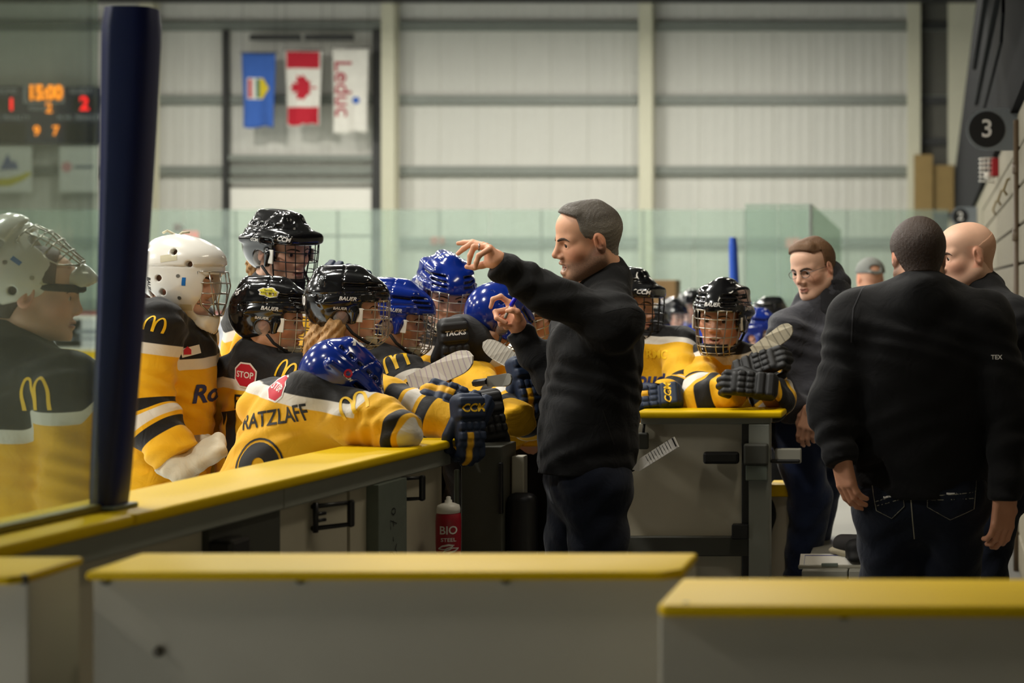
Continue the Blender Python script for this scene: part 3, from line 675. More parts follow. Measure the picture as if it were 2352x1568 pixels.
# coat hooks
for k, (px, py) in enumerate(((2325, 425), (2310, 450), (2297, 473))):
    Y = F * WX / (px - CX); p = W(px, py, Y); o = tubes('wall_hook', [([(WX - .01, Y, p.z + .04), (WX - .03, Y, p.z + .03), (WX - .05, Y, p.z - .03), (WX - .03, Y, p.z - .06)], .008)], mat('hook_brass', (130, 110, 60), 0.4), None, label='small brass coat hook on the block wall', cat='hook', group='coat hooks on the block wall')
    
# ---------------------------------------------------------------- second bench beyond: blue pad, glass screens
pd2 = empty('padded_post', W(1692, 700, 14.0), label='slim blue padded post standing beyond the boy in the caged helmet', cat='padded post'); pd2.location.z = 0
zt2 = W(1690, 545, 14.0).z
V = []; Q = []; n = 16; rows = 12
for j in range(rows + 1):
    v = j / rows; zz = 0.95 + (zt2 - 0.95) * v; r = (0.048 - 0.014 * v) * (1 if 0 < j < rows else 0.8)
    for k in range(n): V.append((r * math.cos(2 * math.pi * k / n) - .03 * v, r * 1.3 * math.sin(2 * math.pi * k / n), zz))
for j in range(rows):
    for k in range(n): Q.append((j * n + k, j * n + (k + 1) % n, (j + 1) * n + (k + 1) % n, (j + 1) * n + k))
me = mesh_np('pad', V, Q, [mat('blue_vinyl_bright', (28, 74, 170), 0.4)]); o = bpy.data.objects.new('pad', me); link(o, parent=pd2)
tubes('steel_core', [([(0, 0, 0), (-.03, 0, zt2 - 0.005)], .025)], m_steel, pd2)
Yg = 16.0
sc2 = empty('glass_screen', W(1825, 700, Yg), label='green-tinted glass screen between the far benches', cat='glass'); sc2.location.z = 0
gx = lambda px: W(px, 600, Yg).x - sc2.location.x
ztop = W(1800, 468, Yg).z
for x0, x1 in ((1712, 1786), (1788, 1862)):
    box('pane', ((gx(x0) + gx(x1)) / 2, 0, (0.9 + ztop) / 2), (gx(x1) - gx(x0), 0.012, ztop - 0.9), m_gl, sc2)
bx = gx(1862); ex = W(1930, 600, 24.0).x - sc2.location.x
bm = bmesh.new(); prism(bm, [Vector((bx, 0, .9)), Vector((bx, 0, ztop)), Vector((ex, 8, ztop)), Vector((ex, 8, .9))], Vector((0.012, 0, 0))); bm_obj('side_pane', bm, m_gl, sc2)
box('edge_post', (bx, 0, ztop / 2), (0.03, 0.05, ztop), m_girt, sc2, bevel=0.005); box('lower_board', ((gx(1712) + bx) / 2, 0, 0.45), (bx - gx(1712), 0.1, 0.9), m_board, sc2, bevel=0.005)
bm = bmesh.new(); add_box(bm, (0, 0, 0), (0.28, 0.3, 0.5)); o = bm_obj('equipment_crate', bm, mat('crate_tan', (120, 92, 52), 0.7), None, bevel=0.01, label='tan wooden crate standing on boards behind the far helmets', cat='crate'); o.location = W(1525, 660, 17)
bm = bmesh.new(); add_box(bm, (0, 0, 0.5), (0.3, 0.3, 1.0)); add_box(bm, (0, 0, 1.01), (0.36, 0.36, 0.04)); k = bm_obj('crate_stand', bm, m_board, None, label='white stand under the tan crate beyond the far helmets', cat='stand'); k.location = (o.location.x, 17, 0)
o.location.z = 1.03 + 0.25
# ================================================================ smooth solid modelling (distance fields -> mesh)
def nrm(v): v = np.asarray(v, float); return v / (np.linalg.norm(v) + 1e-12)
class Solid:
    """a solid grown from blended primitives on a voxel grid; one continuous surface comes out"""
    def __init__(s, lo, hi, h):
        s.h = h; s.lo = np.asarray(lo, np.float32); n = np.ceil((np.asarray(hi) - np.asarray(lo)) / h).astype(int) + 1
        s.ax = [s.lo[i] + h * np.arange(n[i], dtype=np.float32) for i in range(3)]
        s.d = np.full(tuple(n), 0.5, np.float32)
    def win(s, lo, hi):
        sl = []
        for i in range(3):
            a = int(max(0, math.floor((lo[i] - s.lo[i]) / s.h))); b = int(min(len(s.ax[i]), math.ceil((hi[i] - s.lo[i]) / s.h) + 1))
            if b <= a: return None, None
            sl.append(slice(a, b))
        P = np.meshgrid(s.ax[0][sl[0]], s.ax[1][sl[1]], s.ax[2][sl[2]], indexing='ij', sparse=True)
        return tuple(sl), P
    def op(s, f, lo, hi, k, sub=False):
        sl, P = s.win(np.asarray(lo) - k - 0.03, np.asarray(hi) + k + 0.03)
        if sl is None: return
        v = f(*P).astype(np.float32); a = s.d[sl]
        if sub: v = -v; g = np.maximum(k - np.abs(a - v), 0) / k; s.d[sl] = np.maximum(a, v) + g * g * k * 0.25
        else: g = np.maximum(k - np.abs(a - v), 0) / k; s.d[sl] = np.minimum(a, v) - g * g * k * 0.25
    def cone(s, a, b, ra, rb, k=0.02, sub=False, flat=None, rip=None):
        a = np.asarray(a, float); b = np.asarray(b, float); f = cone_f(a, b, ra, rb, flat, rip); m = max(ra, rb) * 1.15
        s.op(f, np.minimum(a, b) - m, np.maximum(a, b) + m, k, sub); return f
    def chain(s, pts, rs, k=0.01, sub=False, flat=None):
        for i in range(len(pts) - 1): s.cone(pts[i], pts[i + 1], rs[i], rs[i + 1], k, sub, flat)
    def ell(s, c, r, k=0.02, sub=False, rot=None):
        c = np.asarray(c, float); f = ell_f(c, r, rot); m = max(r); s.op(f, c - m, c + m, k, sub); return f
    def box(s, c, hs, r, k=0.01, sub=False, rot=None):
        c = np.asarray(c, float); M = np.asarray(rot, float) if rot is not None else np.eye(3); hs = np.asarray(hs)
        def f(X, Y, Z):
            x, y, z = X - c[0], Y - c[1], Z - c[2]
            q = [np.abs(M[0, i] * x + M[1, i] * y + M[2, i] * z) - hs[i] + r for i in range(3)]
            return np.sqrt(np.maximum(q[0], 0) ** 2 + np.maximum(q[1], 0) ** 2 + np.maximum(q[2], 0) ** 2) + np.minimum(np.maximum(q[0], np.maximum(q[1], q[2])), 0) - r
        m = float(np.linalg.norm(hs)); s.op(f, c - m, c + m, k, sub)
    def cut(s, n, c, k=0.006):
        """remove everything on the +n side of plane through c"""
        n = nrm(n); c = np.asarray(c, float); v = (n[0] * (s.ax[0][:, None, None] - c[0]) + n[1] * (s.ax[1][None, :, None] - c[1]) + n[2] * (s.ax[2][None, None, :] - c[2])).astype(np.float32)
        g = np.maximum(k - np.abs(s.d - v), 0) / k; s.d = np.maximum(s.d, v) + g * g * k * 0.25
    def warp(s, f): s.d += f(*np.meshgrid(*s.ax, indexing='ij', sparse=True)).astype(np.float32)
    def mesh(s, newton=2):
        d = s.d; d[0] = d[-1] = 0.5; d[:, 0] = d[:, -1] = 0.5; d[:, :, 0] = d[:, :, -1] = 0.5
        S = d < 0; c = np.zeros(tuple(x - 1 for x in d.shape), np.int8)
        for o in np.ndindex(2, 2, 2): c += S[o[0]:S.shape[0] - 1 + o[0], o[1]:S.shape[1] - 1 + o[1], o[2]:S.shape[2] - 1 + o[2]]
        act = (c > 0) & (c < 8); cells = np.argwhere(act); idx = np.full(act.shape, -1, np.int32); idx[act] = np.arange(len(cells))
        acc = np.zeros((len(cells), 3)); cnt = np.zeros(len(cells))
        for ax in range(3):
            o = [i for i in range(3) if i != ax]
            for u in (0, 1):
                for v in (0, 1):
                    p = np.zeros(3, int); p[o[0]] = u; p[o[1]] = v; q = p.copy(); q[ax] = 1
                    a = d[tuple((cells + p).T)]; b = d[tuple((cells + q).T)]; m = (a < 0) != (b < 0)
                    t = np.where(m, a / np.where(m, a - b, 1), 0); pt = p[None, :].astype(float).repeat(len(cells), 0); pt[:, ax] = t
                    acc[m] += pt[m]; cnt[m] += 1
        V = s.lo + s.h * (cells + acc / cnt[:, None])
        Q = []
        for ax in range(3):
            o = [(ax + 1) % 3, (ax + 2) % 3]
            sl0 = [slice(None)] * 3; sl1 = [slice(None)] * 3; sl0[ax] = slice(0, -1); sl1[ax] = slice(1, None)
            A = S[tuple(sl0)]; B = S[tuple(sl1)]; e = np.argwhere(A != B)
            e = e[(e[:, o[0]] > 0) & (e[:, o[1]] > 0) & (e[:, o[0]] < d.shape[o[0]] - 1) & (e[:, o[1]] < d.shape[o[1]] - 1)]
            sg = A[tuple(e.T)]; q = []
            for du, dv in ((-1, -1), (0, -1), (0, 0), (-1, 0)):
                f = e.copy(); f[:, o[0]] += du; f[:, o[1]] += dv; q.append(idx[tuple(f.T)])
            q = np.stack(q, 1); q[~sg] = q[~sg][:, ::-1]; Q.append(q)
        Q = np.concatenate(Q); V = V.astype(np.float32)
        for _ in range(newton):                                # pull vertices onto the surface
            v0 = s.sample(V); e = s.h * 0.6; g = np.stack([s.sample(V + np.eye(3)[i] * e) - s.sample(V - np.eye(3)[i] * e) for i in range(3)], 1) / (2 * e)
            g2 = np.maximum((g * g).sum(1), 0.2); st = np.clip(v0 / g2, -s.h * .5, s.h * .5); V = (V - g * st[:, None]).astype(np.float32)
        return V, Q
    def sample(s, P):
        u = (P - s.lo) / s.h; i = np.clip(np.floor(u).astype(int), 0, np.array(s.d.shape) - 2); f = (u - i); r = 0
        for o in np.ndindex(2, 2, 2):
            w = np.prod(np.where(np.array(o), f, 1 - f), axis=1); r = r + w * s.d[i[:, 0] + o[0], i[:, 1] + o[1], i[:, 2] + o[2]]
        return r
def cone_f(a, b, ra, rb, flat=None, rip=None):
    a = np.asarray(a, float); b = np.asarray(b, float); ba = b - a; L2 = max(float(ba @ ba), 1e-12)
    if flat is not None: fn = nrm(flat[0]); q = 1 / flat[1] - 1
    def f(X, Y, Z):
        x, y, z = X - a[0], Y - a[1], Z - a[2]; bb = ba
        if flat is not None:
            w = (fn[0] * x + fn[1] * y + fn[2] * z) * q; x, y, z = x + fn[0] * w, y + fn[1] * w, z + fn[2] * w
            bb = ba + fn * (float(fn @ ba) * q)
        t = np.clip((x * bb[0] + y * bb[1] + z * bb[2]) / max(float(bb @ bb), 1e-12), 0, 1)
        r = ra + (rb - ra) * t
        if rip is not None: r = r + rip[0] * np.sin(t * rip[1] + rip[2] + 9 * (x - y) ) * np.maximum(np.sin(np.pi * t), 0) ** .5
        d = np.sqrt((x - bb[0] * t) ** 2 + (y - bb[1] * t) ** 2 + (z - bb[2] * t) ** 2) - r
        return d if flat is None else d * (0.5 + 0.5 * flat[1])
    return f
def ell_f(c, r, rot=None):
    c = np.asarray(c, float); r = np.asarray(r, float); M = np.asarray(rot, float) if rot is not None else np.eye(3)
    def f(X, Y, Z):
        x, y, z = X - c[0], Y - c[1], Z - c[2]
        p = [M[0, i] * x + M[1, i] * y + M[2, i] * z for i in range(3)]
        k0 = np.sqrt(sum((p[i] / r[i]) ** 2 for i in range(3))) + 1e-9; k1 = np.sqrt(sum((p[i] / r[i] ** 2) ** 2 for i in range(3))) + 1e-9
        return k0 * (k0 - 1) / k1
    return f
def ev(f, V): return f(V[:, 0], V[:, 1], V[:, 2])
def fac3(P): return P[0], P[1], P[2]
def sstep(a, b, x): t = np.clip((x - a) / (b - a), 0, 1); return t * t * (3 - 2 * t)
def rotm(yaw, pitch=0, roll=0):
    """head/hand frame: yaw 0 faces +Y, 90 faces -X; pitch up positive; roll to own right positive"""
    return Matrix.Rotation(R(yaw), 3, 'Z') @ Matrix.Rotation(R(pitch), 3, 'X') @ Matrix.Rotation(R(roll), 3, 'Y')

# ---------------------------------------------------------------- skin, hair, cloth materials
def skin_mat(name, rgb, stub=(70, 56, 48)):
    t = NT(name); c = srgb(*rgb); dk = tuple(x * .82 for x in c[:3]) + (1,); rd = (min(1, c[0] * 1.05), c[1] * .62, c[2] * .55, 1)
    col = t.mix(t.noise(30, 4), dk, c); col = t.mix(t.math('MULTIPLY', t.attr('blush'), 0.6), col, rd)
    col = t.mix(t.math('MULTIPLY', t.attr('lip'), 0.7), col, srgb(160, 84, 76))
    st = t.math('MULTIPLY', t.attr('stubble'), t.math('ADD', t.math('MULTIPLY', t.noise(520, 3, .7), 1.2), 0.15))
    col = t.mix(st, col, srgb(*stub)); t.l(col, t.b.inputs['Base Color'])
    t.b.inputs['Roughness'].default_value = 0.52; t.b.inputs['Subsurface Weight'].default_value = 0.06; t.b.inputs['Subsurface Radius'].default_value = (0.01, 0.004, 0.002)
    t.bump(t.noise(260, 3, .6), 0.12, 0.001); return t.m
m_skin = skin_mat('skin_fair', (238, 190, 162)); m_skin2 = skin_mat('skin_warm', (222, 164, 130)); m_skin_c = skin_mat('skin_coach', (232, 174, 138), (80, 66, 56))
def hair_mat(name, rgb, rgb2, stretch=(1, 1, 1), sc=180):
    t = NT(name); n1 = t.noise(sc, 4, .65, 1.0, stretch)
    col = t.mix(n1, srgb(*rgb), srgb(*rgb2)); col = t.mix(t.math('MULTIPLY', t.attr('grey'), 0.85), col, srgb(150, 142, 128)); t.l(col, t.b.inputs['Base Color'])
    t.b.inputs['Roughness'].default_value = 0.55; t.bump(n1, 0.7, 0.006); return t.m
m_hair_c = hair_mat('hair_greying', (34, 28, 24), (84, 74, 62)); m_hair_b = hair_mat('hair_brown', (30, 19, 13), (70, 46, 30)); m_hair_l = hair_mat('hair_light_brown', (84, 58, 36), (134, 96, 60))
m_hair_bl = hair_mat('hair_blonde', (110, 74, 36), (216, 166, 100), (1, 1, .12), 150); m_hair_d = hair_mat('hair_dark', (34, 20, 14), (72, 44, 30), (1, 1, .15), 130)
m_eye = mat('eye_white', (226, 220, 212), 0.15, var=0.02); m_iris = mat('iris_brown', (44, 30, 20), 0.1); m_brow = mat('brow_hair', (70, 51, 38), 0.8, var=0.3, vscale=120)
m_mouth = mat('mouth_dark', (44, 14, 14), 0.5); m_teeth = mat('teeth', (220, 212, 196), 0.3)
def cloth_mat(name, rgb, rough=0.85, wr=0.35, sheen=0.2, knit=900):
    t = NT(name); c = srgb(*rgb); t.l(t.mix(t.noise(7, 4), tuple(x * .86 for x in c[:3]) + (1,), tuple(min(1, x * 1.12) for x in c[:3]) + (1,)), t.b.inputs['Base Color'])
    t.b.inputs['Roughness'].default_value = rough; t.b.inputs['Sheen Weight'].default_value = sheen
    t.b.inputs['Specular IOR Level'].default_value = 0.25
    h = t.math('ADD', t.math('MULTIPLY', t.noise(11, 4, .55, .9), 1.0), t.math('MULTIPLY', t.noise(knit, 2), 0.04)); t.bump(h, wr, 0.02); return t.m
m_pull = cloth_mat('black_pullover', (20, 20, 21), 0.85, 0.45, 0.05); m_pull2 = cloth_mat('black_pullover_smooth', (19, 19, 21), 0.85, 0.3, 0.05)
m_jacket = cloth_mat('grey_jacket', (58, 58, 64), 0.8, 0.6); m_jeans = cloth_mat('dark_denim', (17, 23, 38), 0.9, 0.4, 0.1, 1400); m_trk = cloth_mat('navy_trousers', (24, 36, 66), 0.9, 0.4); m_blackcloth = cloth_mat('black_cloth', (16, 16, 17), 0.9, 0.35)
def jersey_mat(name, base=(246, 186, 14)):
    t = NT(name); y = srgb(*base); bk = srgb(22, 21, 22); wh = srgb(226, 220, 208)
    nz = t.noise(8, 4); col = t.mix(nz, tuple(x * .88 for x in y[:3]) + (1,), y)
    yo = t.attr('yoke'); sl = t.attr('sleeve')
    for lo, hi, c in ((.072, .112, bk), (.126, .166, wh), (.180, .220, bk)): col = t.mix(t.band(sl, lo, hi), col, c)
    col = t.mix(t.band(yo, -.002, .036), col, wh); col = t.mix(t.band(yo, -5.0, 0.0), col, bk)
    t.l(col, t.b.inputs['Base Color']); t.b.inputs['Roughness'].default_value = 0.7; t.b.inputs['Sheen Weight'].default_value = 0.15; t.b.inputs['Specular IOR Level'].default_value = 0.3
    h = t.math('ADD', t.noise(10, 4, .5, 1.1), t.math('MULTIPLY', t.noise(1200, 2), 0.03)); t.bump(h, 0.4, 0.022); return t.m
m_jersey = jersey_mat('yellow_team_jersey'); m_bjersey = cloth_mat('blue_jersey', (40, 72, 190), 0.75, 0.4)
def gloss_mat(name, rgb, rough=0.16):
    t = NT(name); c = srgb(*rgb); col = t.mix(t.noise(5, 3), tuple(x * .9 for x in c[:3]) + (1,), c)
    col = t.mix(t.attr('vent'), col, (0.004, 0.004, 0.005, 1)); t.l(col, t.b.inputs['Base Color'])
    t.b.inputs['Roughness'].default_value = rough; t.b.inputs['Coat Weight'].default_value = 0.5; t.b.inputs['Coat Roughness'].default_value = 0.06
    t.bump(t.noise(70, 3), 0.03, 0.002); return t.m
m_hblack = gloss_mat('helmet_black', (20, 20, 21)); m_hblue = gloss_mat('helmet_blue', (14, 42, 132)); m_hwhite = gloss_mat('mask_white', (238, 234, 224), 0.22)
m_chrome = mat('cage_steel', (190, 186, 176), 0.28, metal=0.9, var=0.05); m_cageblk = mat('cage_black', (16, 16, 17), 0.3, metal=0.3)
m_strap = mat('strap_black', (14, 14, 15), 0.7); m_foam = mat('helmet_foam', (24, 24, 25), 0.9); m_clear = pane_mat('clear_ear_guard', (0.85, 0.82, 0.78, 1), (0.5, 0.46, 0.42, 1), 0.25, 0.1)
m_ltape = mat('off_white_strap', (206, 198, 168), 0.7)
m_stopred = mat('patch_red', (196, 22, 48), 0.6, var=0.04); m_stopw = mat('patch_white', (236, 232, 226), 0.6, var=0.02); m_gold = mat('patch_gold', (250, 200, 20), 0.6, var=0.03); m_jblack = mat('jersey_print_black', (26, 25, 26), 0.7)
m_jnavy = mat('patch_navy', (40, 52, 110), 0.6); m_stick_y = mat('sticker_yellow', (226, 216, 60), 0.4)

# ---------------------------------------------------------------- head
def head_solid(h=0.003, kid=False, mouth=0.0, neck=0.17, beard=False):
    s = Solid((-.115, -.15, -.125 - neck), (.115, .15, .15), h)
    n_ = .050 if kid else .060
    s.cone((0, -.028, -.05), (0, -.05, -.11 - neck), n_, n_ * 1.06, .02)
    s.ell((0, -.016, .036), (.077, .100, .088), .02)
    s.ell((0, .030, -.028), (.061, .064, .086), .035); s.ell((0, .032, .056), (.064, .058, .050), .035)
    jw = .046 if kid else .054
    for q in (-1, 1):
        s.cone((q * jw, -.008, -.052), (q * .022, .062, -.098), .027 if kid else .030, .020, .03)
        s.ell((q * .043, .050, -.022), (.024, .026, .024), .025)
        s.cone((q * .046, .066, .020), (q * .012, .084, .018), .012, .011, .018)
    s.ell((0, .071, -.100), (.022, .020, .020), .022)
    s.cone((0, .085, .018), (0, .110 if not kid else .103, -.028), .0090, .0118 if not kid else .0108, .014)
    for q in (-1, 1):
        s.ell((q * .013, .097, -.036), (.0095, .011, .008), .009)
        s.ell((q * .033, .096, .002), (.0175, .019, .0115), .012, sub=True)
    for q in (-1, 1):
        c = np.array((q * .033, .0735, .001)); s.ell(c, (.0158, .0146, .0142), .007)
        s.ell((q * .0335, .0895, .0000), (.0148, .0115, .0062), .0018, sub=True, rot=np.array(Matrix.Rotation(R(7 * q), 3, 'Y')))
        s.ell((q * .0065, .106, -.0415), (.0042, .006, .0035), .003, sub=True)
    mz = -.066; mo = mouth
    s.chain([(-.025, .078, mz), (-.008, .0935, mz + .0035 + mo * .4), (0, .0935, mz + .002 + mo * .4), (.008, .0935, mz + .0035 + mo * .4), (.025, .078, mz)], [.003, .0056, .005, .0056, .003], .006)
    s.chain([(-.025, .078, mz), (-.010, .090, mz - .0085 - mo), (.010, .090, mz - .0085 - mo), (.025, .078, mz)], [.003, .0068, .0068, .003], .006)
    s.ell((0, .094, mz - .0025 - mo * .3), (.021, .016, .0014 + mo * .62), .003, sub=True)
    for q in (-1, 1):                                              # ears
        rt = np.array(Matrix.Rotation(R(-14), 3, 'X') @ Matrix.Rotation(R(-18 * q), 3, 'Z'))
        s.ell((q * .079, -.014, .000), (.0085, .021, .033), .008, rot=rt)
        s.ell((q * .0895, -.008, .003), (.009, .0125, .021), .004, sub=True, rot=rt)
        s.cone((q * .083, -.010, .016), (q * .083, -.018, -.006), .0032, .004, .004)
    return s
def head_attrs(V, beard):
    x, y, z = V[:, 0], V[:, 1], V[:, 2]
    lip = (1 - sstep(.0065, .009, np.abs(z + .0685))) * (1 - sstep(.020, .027, np.abs(x))) * sstep(.075, .083, y)
    bl = np.exp(-((np.abs(x) - .045) ** 2 + (z + .03) ** 2 + (y - .055) ** 2) / .0009) + .6 * np.exp(-(x ** 2 + (z + .035) ** 2 + (y - .115) ** 2) / .0003) + .7 * sstep(.072, .08, np.abs(x)) * (np.abs(z) < .04)
    st = np.zeros(len(V))
    if beard:
        edge = -.050 + .045 * sstep(.055, -.01, y) + .028 * sstep(.03, .0, np.abs(x)) * sstep(.06, .09, y)
        st = sstep(edge + .012, edge - .014, z) * sstep(-.165, -.12, z) * sstep(-.05, -.025, y) * (1 - lip * .9) * (1 - .75 * np.exp(-((np.abs(x) - .022) ** 2 + (z + .088) ** 2) / .00016))
        st = np.clip(st, 0, 1) * .9 * (1 - .65 * sstep(-.064, -.056, z) * sstep(.045, .025, np.abs(x)))
    return dict(lip=lip, blush=np.clip(bl, 0, 1), stubble=st)
def sphere_np(c, r, nu=16, nv=10, cap=None):
    V = []; Q = []
    for j in range(nv + 1):
        th = math.pi * j / nv * (cap or 1.0)
        for i in range(nu): ph = 2 * math.pi * i / nu; V.append((c[0] + r * math.sin(th) * math.cos(ph), c[1] + r * math.cos(th), c[2] + r * math.sin(th) * math.sin(ph)))
    for j in range(nv):
        for i in range(nu): Q.append((j * nu + i, (j + 1) * nu + i, (j + 1) * nu + (i + 1) % nu, j * nu + (i + 1) % nu))
    return np.array(V), np.array(Q)
def ribbon3(pts, w, t=.002):
    V, Q = tube_arrays(pts, w, 6); q4 = np.array([q if len(q) == 4 else q for q in Q]); return np.array([tuple(v) for v in V]), q4
def merge(parts):
    V = []; Q = []; M = []; k = 0; A = {}
    for v, q, m, a in parts:
        V.append(v); Q.append(np.asarray(q) + k); M.append(np.full(len(q), m)); k += len(v)
        for nm in ('lip', 'blush', 'stubble', 'grey', 'vent'): A.setdefault(nm, []).append(a.get(nm, np.zeros(len(v))) if a else np.zeros(len(v)))
    return np.concatenate(V), np.concatenate(Q), np.concatenate(M), {n: np.concatenate(x) for n, x in A.items()}
def head_parts(h=0.003, kid=False, mouth=0.0, beard=False, gaze=(0, 0), neck=.17, browz=0.0):
    V, Q = head_solid(h, kid, mouth, neck).mesh(); hb = BVHTree.FromPolygons(V.tolist(), Q.tolist()); P = [(V, Q, 0, head_attrs(V, beard))]
    for q in (-1, 1):
        c = np.array((q * .033, .0735, .001)); v, f = sphere_np(c, .0128); P.append((v, f, 1, None))
        g = np.array((gaze[0], 1.0, gaze[1])); g /= np.linalg.norm(g); v, f = sphere_np((0, 0, 0), .0133, 14, 4, .19)
        up = np.array((0, 0, 1.0)); rx = np.cross(g, up); rx /= np.linalg.norm(rx); uz = np.cross(rx, g); v = v @ np.stack([rx, g, uz]); P.append((v + c, f, 2, None))
        cl = [(.011, .0150), (.019, .0180), (.029, .0205), (.040, .0210), (.049, .0180), (.056, .0130)]; hw = [.0038, .0052, .0054, .0046, .0034, .0012]; bvv = []; bq = []
        for (bx_, bz), w_ in zip(cl, [v_ * (.6 if kid else .85) for v_ in hw]):
            for k in range(4):
                zz = bz + browz + w_ * (k / 1.5 - 1); hit = hb.ray_cast(Vector((q * bx_, .2, zz)), Vector((0, -1, 0))); y = hit[0].y if hit[0] is not None else .07
                bvv.append((q * bx_, y + (.0024 if k in (1, 2) else .0002), zz))
        for i in range(5):
            for k in range(3): bq.append((i * 4 + k, i * 4 + k + 1, i * 4 + k + 5, i * 4 + k + 4))
        P.append((np.array(bvv), np.array(bq), 3, None))
    if mouth > .004:
        v, f = ribbon3([(-.018, .078, -.067), (-.008, .086, -.0655), (.008, .086, -.0655), (.018, .078, -.067)], [.003, .0042, .0042, .003]); P.append((v, f, 5, None))
    v, f = sphere_np((0, .074, -.0685), .012, 10, 6); v = (v - np.array((0, .074, -.0685))) * np.array((1.5, 1, .8)) + np.array((0, .074, -.0685)); P.append((v, f, 4, None))
    return P
# ---------------------------------------------------------------- helmets (head frame)
def shell_band(z, lo, hi, s=.004): return sstep(lo - s, lo + s, z) * (1 - sstep(hi - s, hi + s, z))
def helmet_bauer(h=.0036):
    s = Solid((-.135, -.175, -.12), (.135, .165, .175), h)
    s.ell((0, -.012, .040), (.104, .136, .112), .02); s.ell((0, -.055, .022), (.098, .096, .106), .03); s.ell((0, .060, .048), (.088, .082, .070), .03)
    s.cone((0, .02, .128), (0, -.09, .118), .030, .034, .03)
    for q in (-1, 1):
        s.cone((q * .088, .045, .052), (q * .097, -.075, .030), .014, .016, .014)
        s.cone((q * .060, .06, .108), (q * .070, -.07, .105), .018, .02, .02)
        s.cone((q * .092, .035, .00), (q * .090, .025, -.058), .014, .010, .02)
    def grooves(X, Y, Z):
        a = np.abs(X); seam = .003 * np.exp(-((Y + .012 + .10 * (Z - .10)) / .0028) ** 2) * (Z > .062)
        lower = .0042 * np.exp(-((Z - .066 - .10 * Y) / .0035) ** 2) * (a > .045)
        v1 = .010 * shell_band(Z, .088, .100, .003) * shell_band(Y, -.01, .062, .006) * (a > .06)
        v2 = sum(.009 * shell_band(Z, z0, z0 + .009, .002) * shell_band(a, .030, .078, .004) * (Y > .06) for z0 in (.062, .079, .096))
        v3 = .010 * shell_band(Z, .030, .052, .004) * shell_band(Y, -.10, -.075, .006) * (a > .05)
        plate = .003 * shell_band(Z, .036, .060, .002) * shell_band(Y, .022, .092, .003) * (a > .05)
        top = .005 * np.exp(-((a - .034) / .004) ** 2) * (Z > .10) * (Y < .02)
        return seam + lower + v1 + v2 + v3 + plate + top
    s.warp(grooves)
    s.ell((0, -.010, .030), (.091, .120, .098), .006, sub=True)
    s.cut((0, .2, -1), (0, .12, .030)) if False else None
    s.box((0, .13, -.05), (.2, .075, .088), .012, .008, sub=True)                        # face opening
    s.box((0, .065, -.135), (.2, .060, .060), .012, .008, sub=True)
    s.cut((0, .30, -1), (0, -.06, -.068))
    for q in (-1, 1): s.ell((q * .10, -.012, -.022), (.05, .024, .026), .006, sub=True)
    V, Q = s.mesh(); a = np.abs(V[:, 0]); x, y, z = V.T
    vent = np.zeros(len(V))
    for z0 in (.062, .079, .096): vent = np.maximum(vent, shell_band(z, z0 + .001, z0 + .008, .0015) * shell_band(a, .032, .076, .003) * (y > .06))
    vent = np.maximum(vent, shell_band(z, .090, .098, .002) * shell_band(y, -.006, .058, .004) * (a > .06))
    inn = ev(ell_f((0, -.010, .030), (.0925, .1215, .0995)), V) < 0; vent = np.maximum(vent, inn * 1.0)
    return V, Q, dict(vent=vent)
def helmet_ccm(h=.0036):
    s = Solid((-.135, -.175, -.12), (.135, .165, .18), h)
    s.ell((0, -.012, .040), (.103, .132, .108), .02); s.ell((0, -.060, .020), (.096, .090, .104), .03); s.box((0, .045, .052), (.086, .086, .036), .05, .03)
    s.box((0, -.02, .118), (.050, .082, .030), .024, .02)
    for q in (-1, 1):
        s.cone((q * .085, .055, .058), (q * .098, -.09, .040), .016, .016, .012); s.cone((q * .092, .035, .00), (q * .090, .025, -.055), .014, .010, .02)
    s.box((0, .060, .060), (.084, .066, .022), .018, .014)
    def grooves(X, Y, Z):
        a = np.abs(X); seam = .0035 * np.exp(-((Y + .02 - .5 * (Z - .08)) / .003) ** 2) * (Z > .04)
        ridge = .004 * np.exp(-((Z - .088 - .06 * Y) / .004) ** 2) * (a > .03)
        v1 = .012 * shell_band(Z, .038 + 0 * Y, .056, .003) * shell_band(Y, .005, .052, .006) * (a > .06)
        v2 = sum(.008 * shell_band(Z, .094, .106, .003) * shell_band(Y, y0, y0 + .02, .003) * (a > .05) for y0 in (-.10, -.065, -.03, .01, .04))
        v3 = .006 * shell_band(a, .018, .036, .003) * shell_band(Y, .02, .075, .004) * (Z > .1)
        return seam + ridge + v1 + v2 + v3
    s.warp(grooves)
    s.ell((0, -.010, .030), (.090, .118, .096), .006, sub=True)
    s.box((0, .13, -.05), (.2, .075, .088), .012, .008, sub=True); s.box((0, .065, -.135), (.2, .060, .060), .012, .008, sub=True); s.cut((0, .25, -1), (0, -.06, -.070))
    for q in (-1, 1): s.ell((q * .10, -.010, -.026), (.05, .026, .034), .006, sub=True)
    V, Q = s.mesh(); a = np.abs(V[:, 0]); x, y, z = V.T
    vent = shell_band(z, .040, .054, .002) * shell_band(y, .008, .049, .004) * (a > .06)
    for y0 in (-.10, -.065, -.03, .01, .04): vent = np.maximum(vent, .8 * shell_band(z, .096, .104, .002) * shell_band(y, y0 + .002, y0 + .018, .002) * (a > .05))
    vent = np.maximum(vent, (ev(ell_f((0, -.010, .030), (.0915, .1195, .0975)), V) < 0) * 1.0)
    return V, Q, dict(vent=vent)
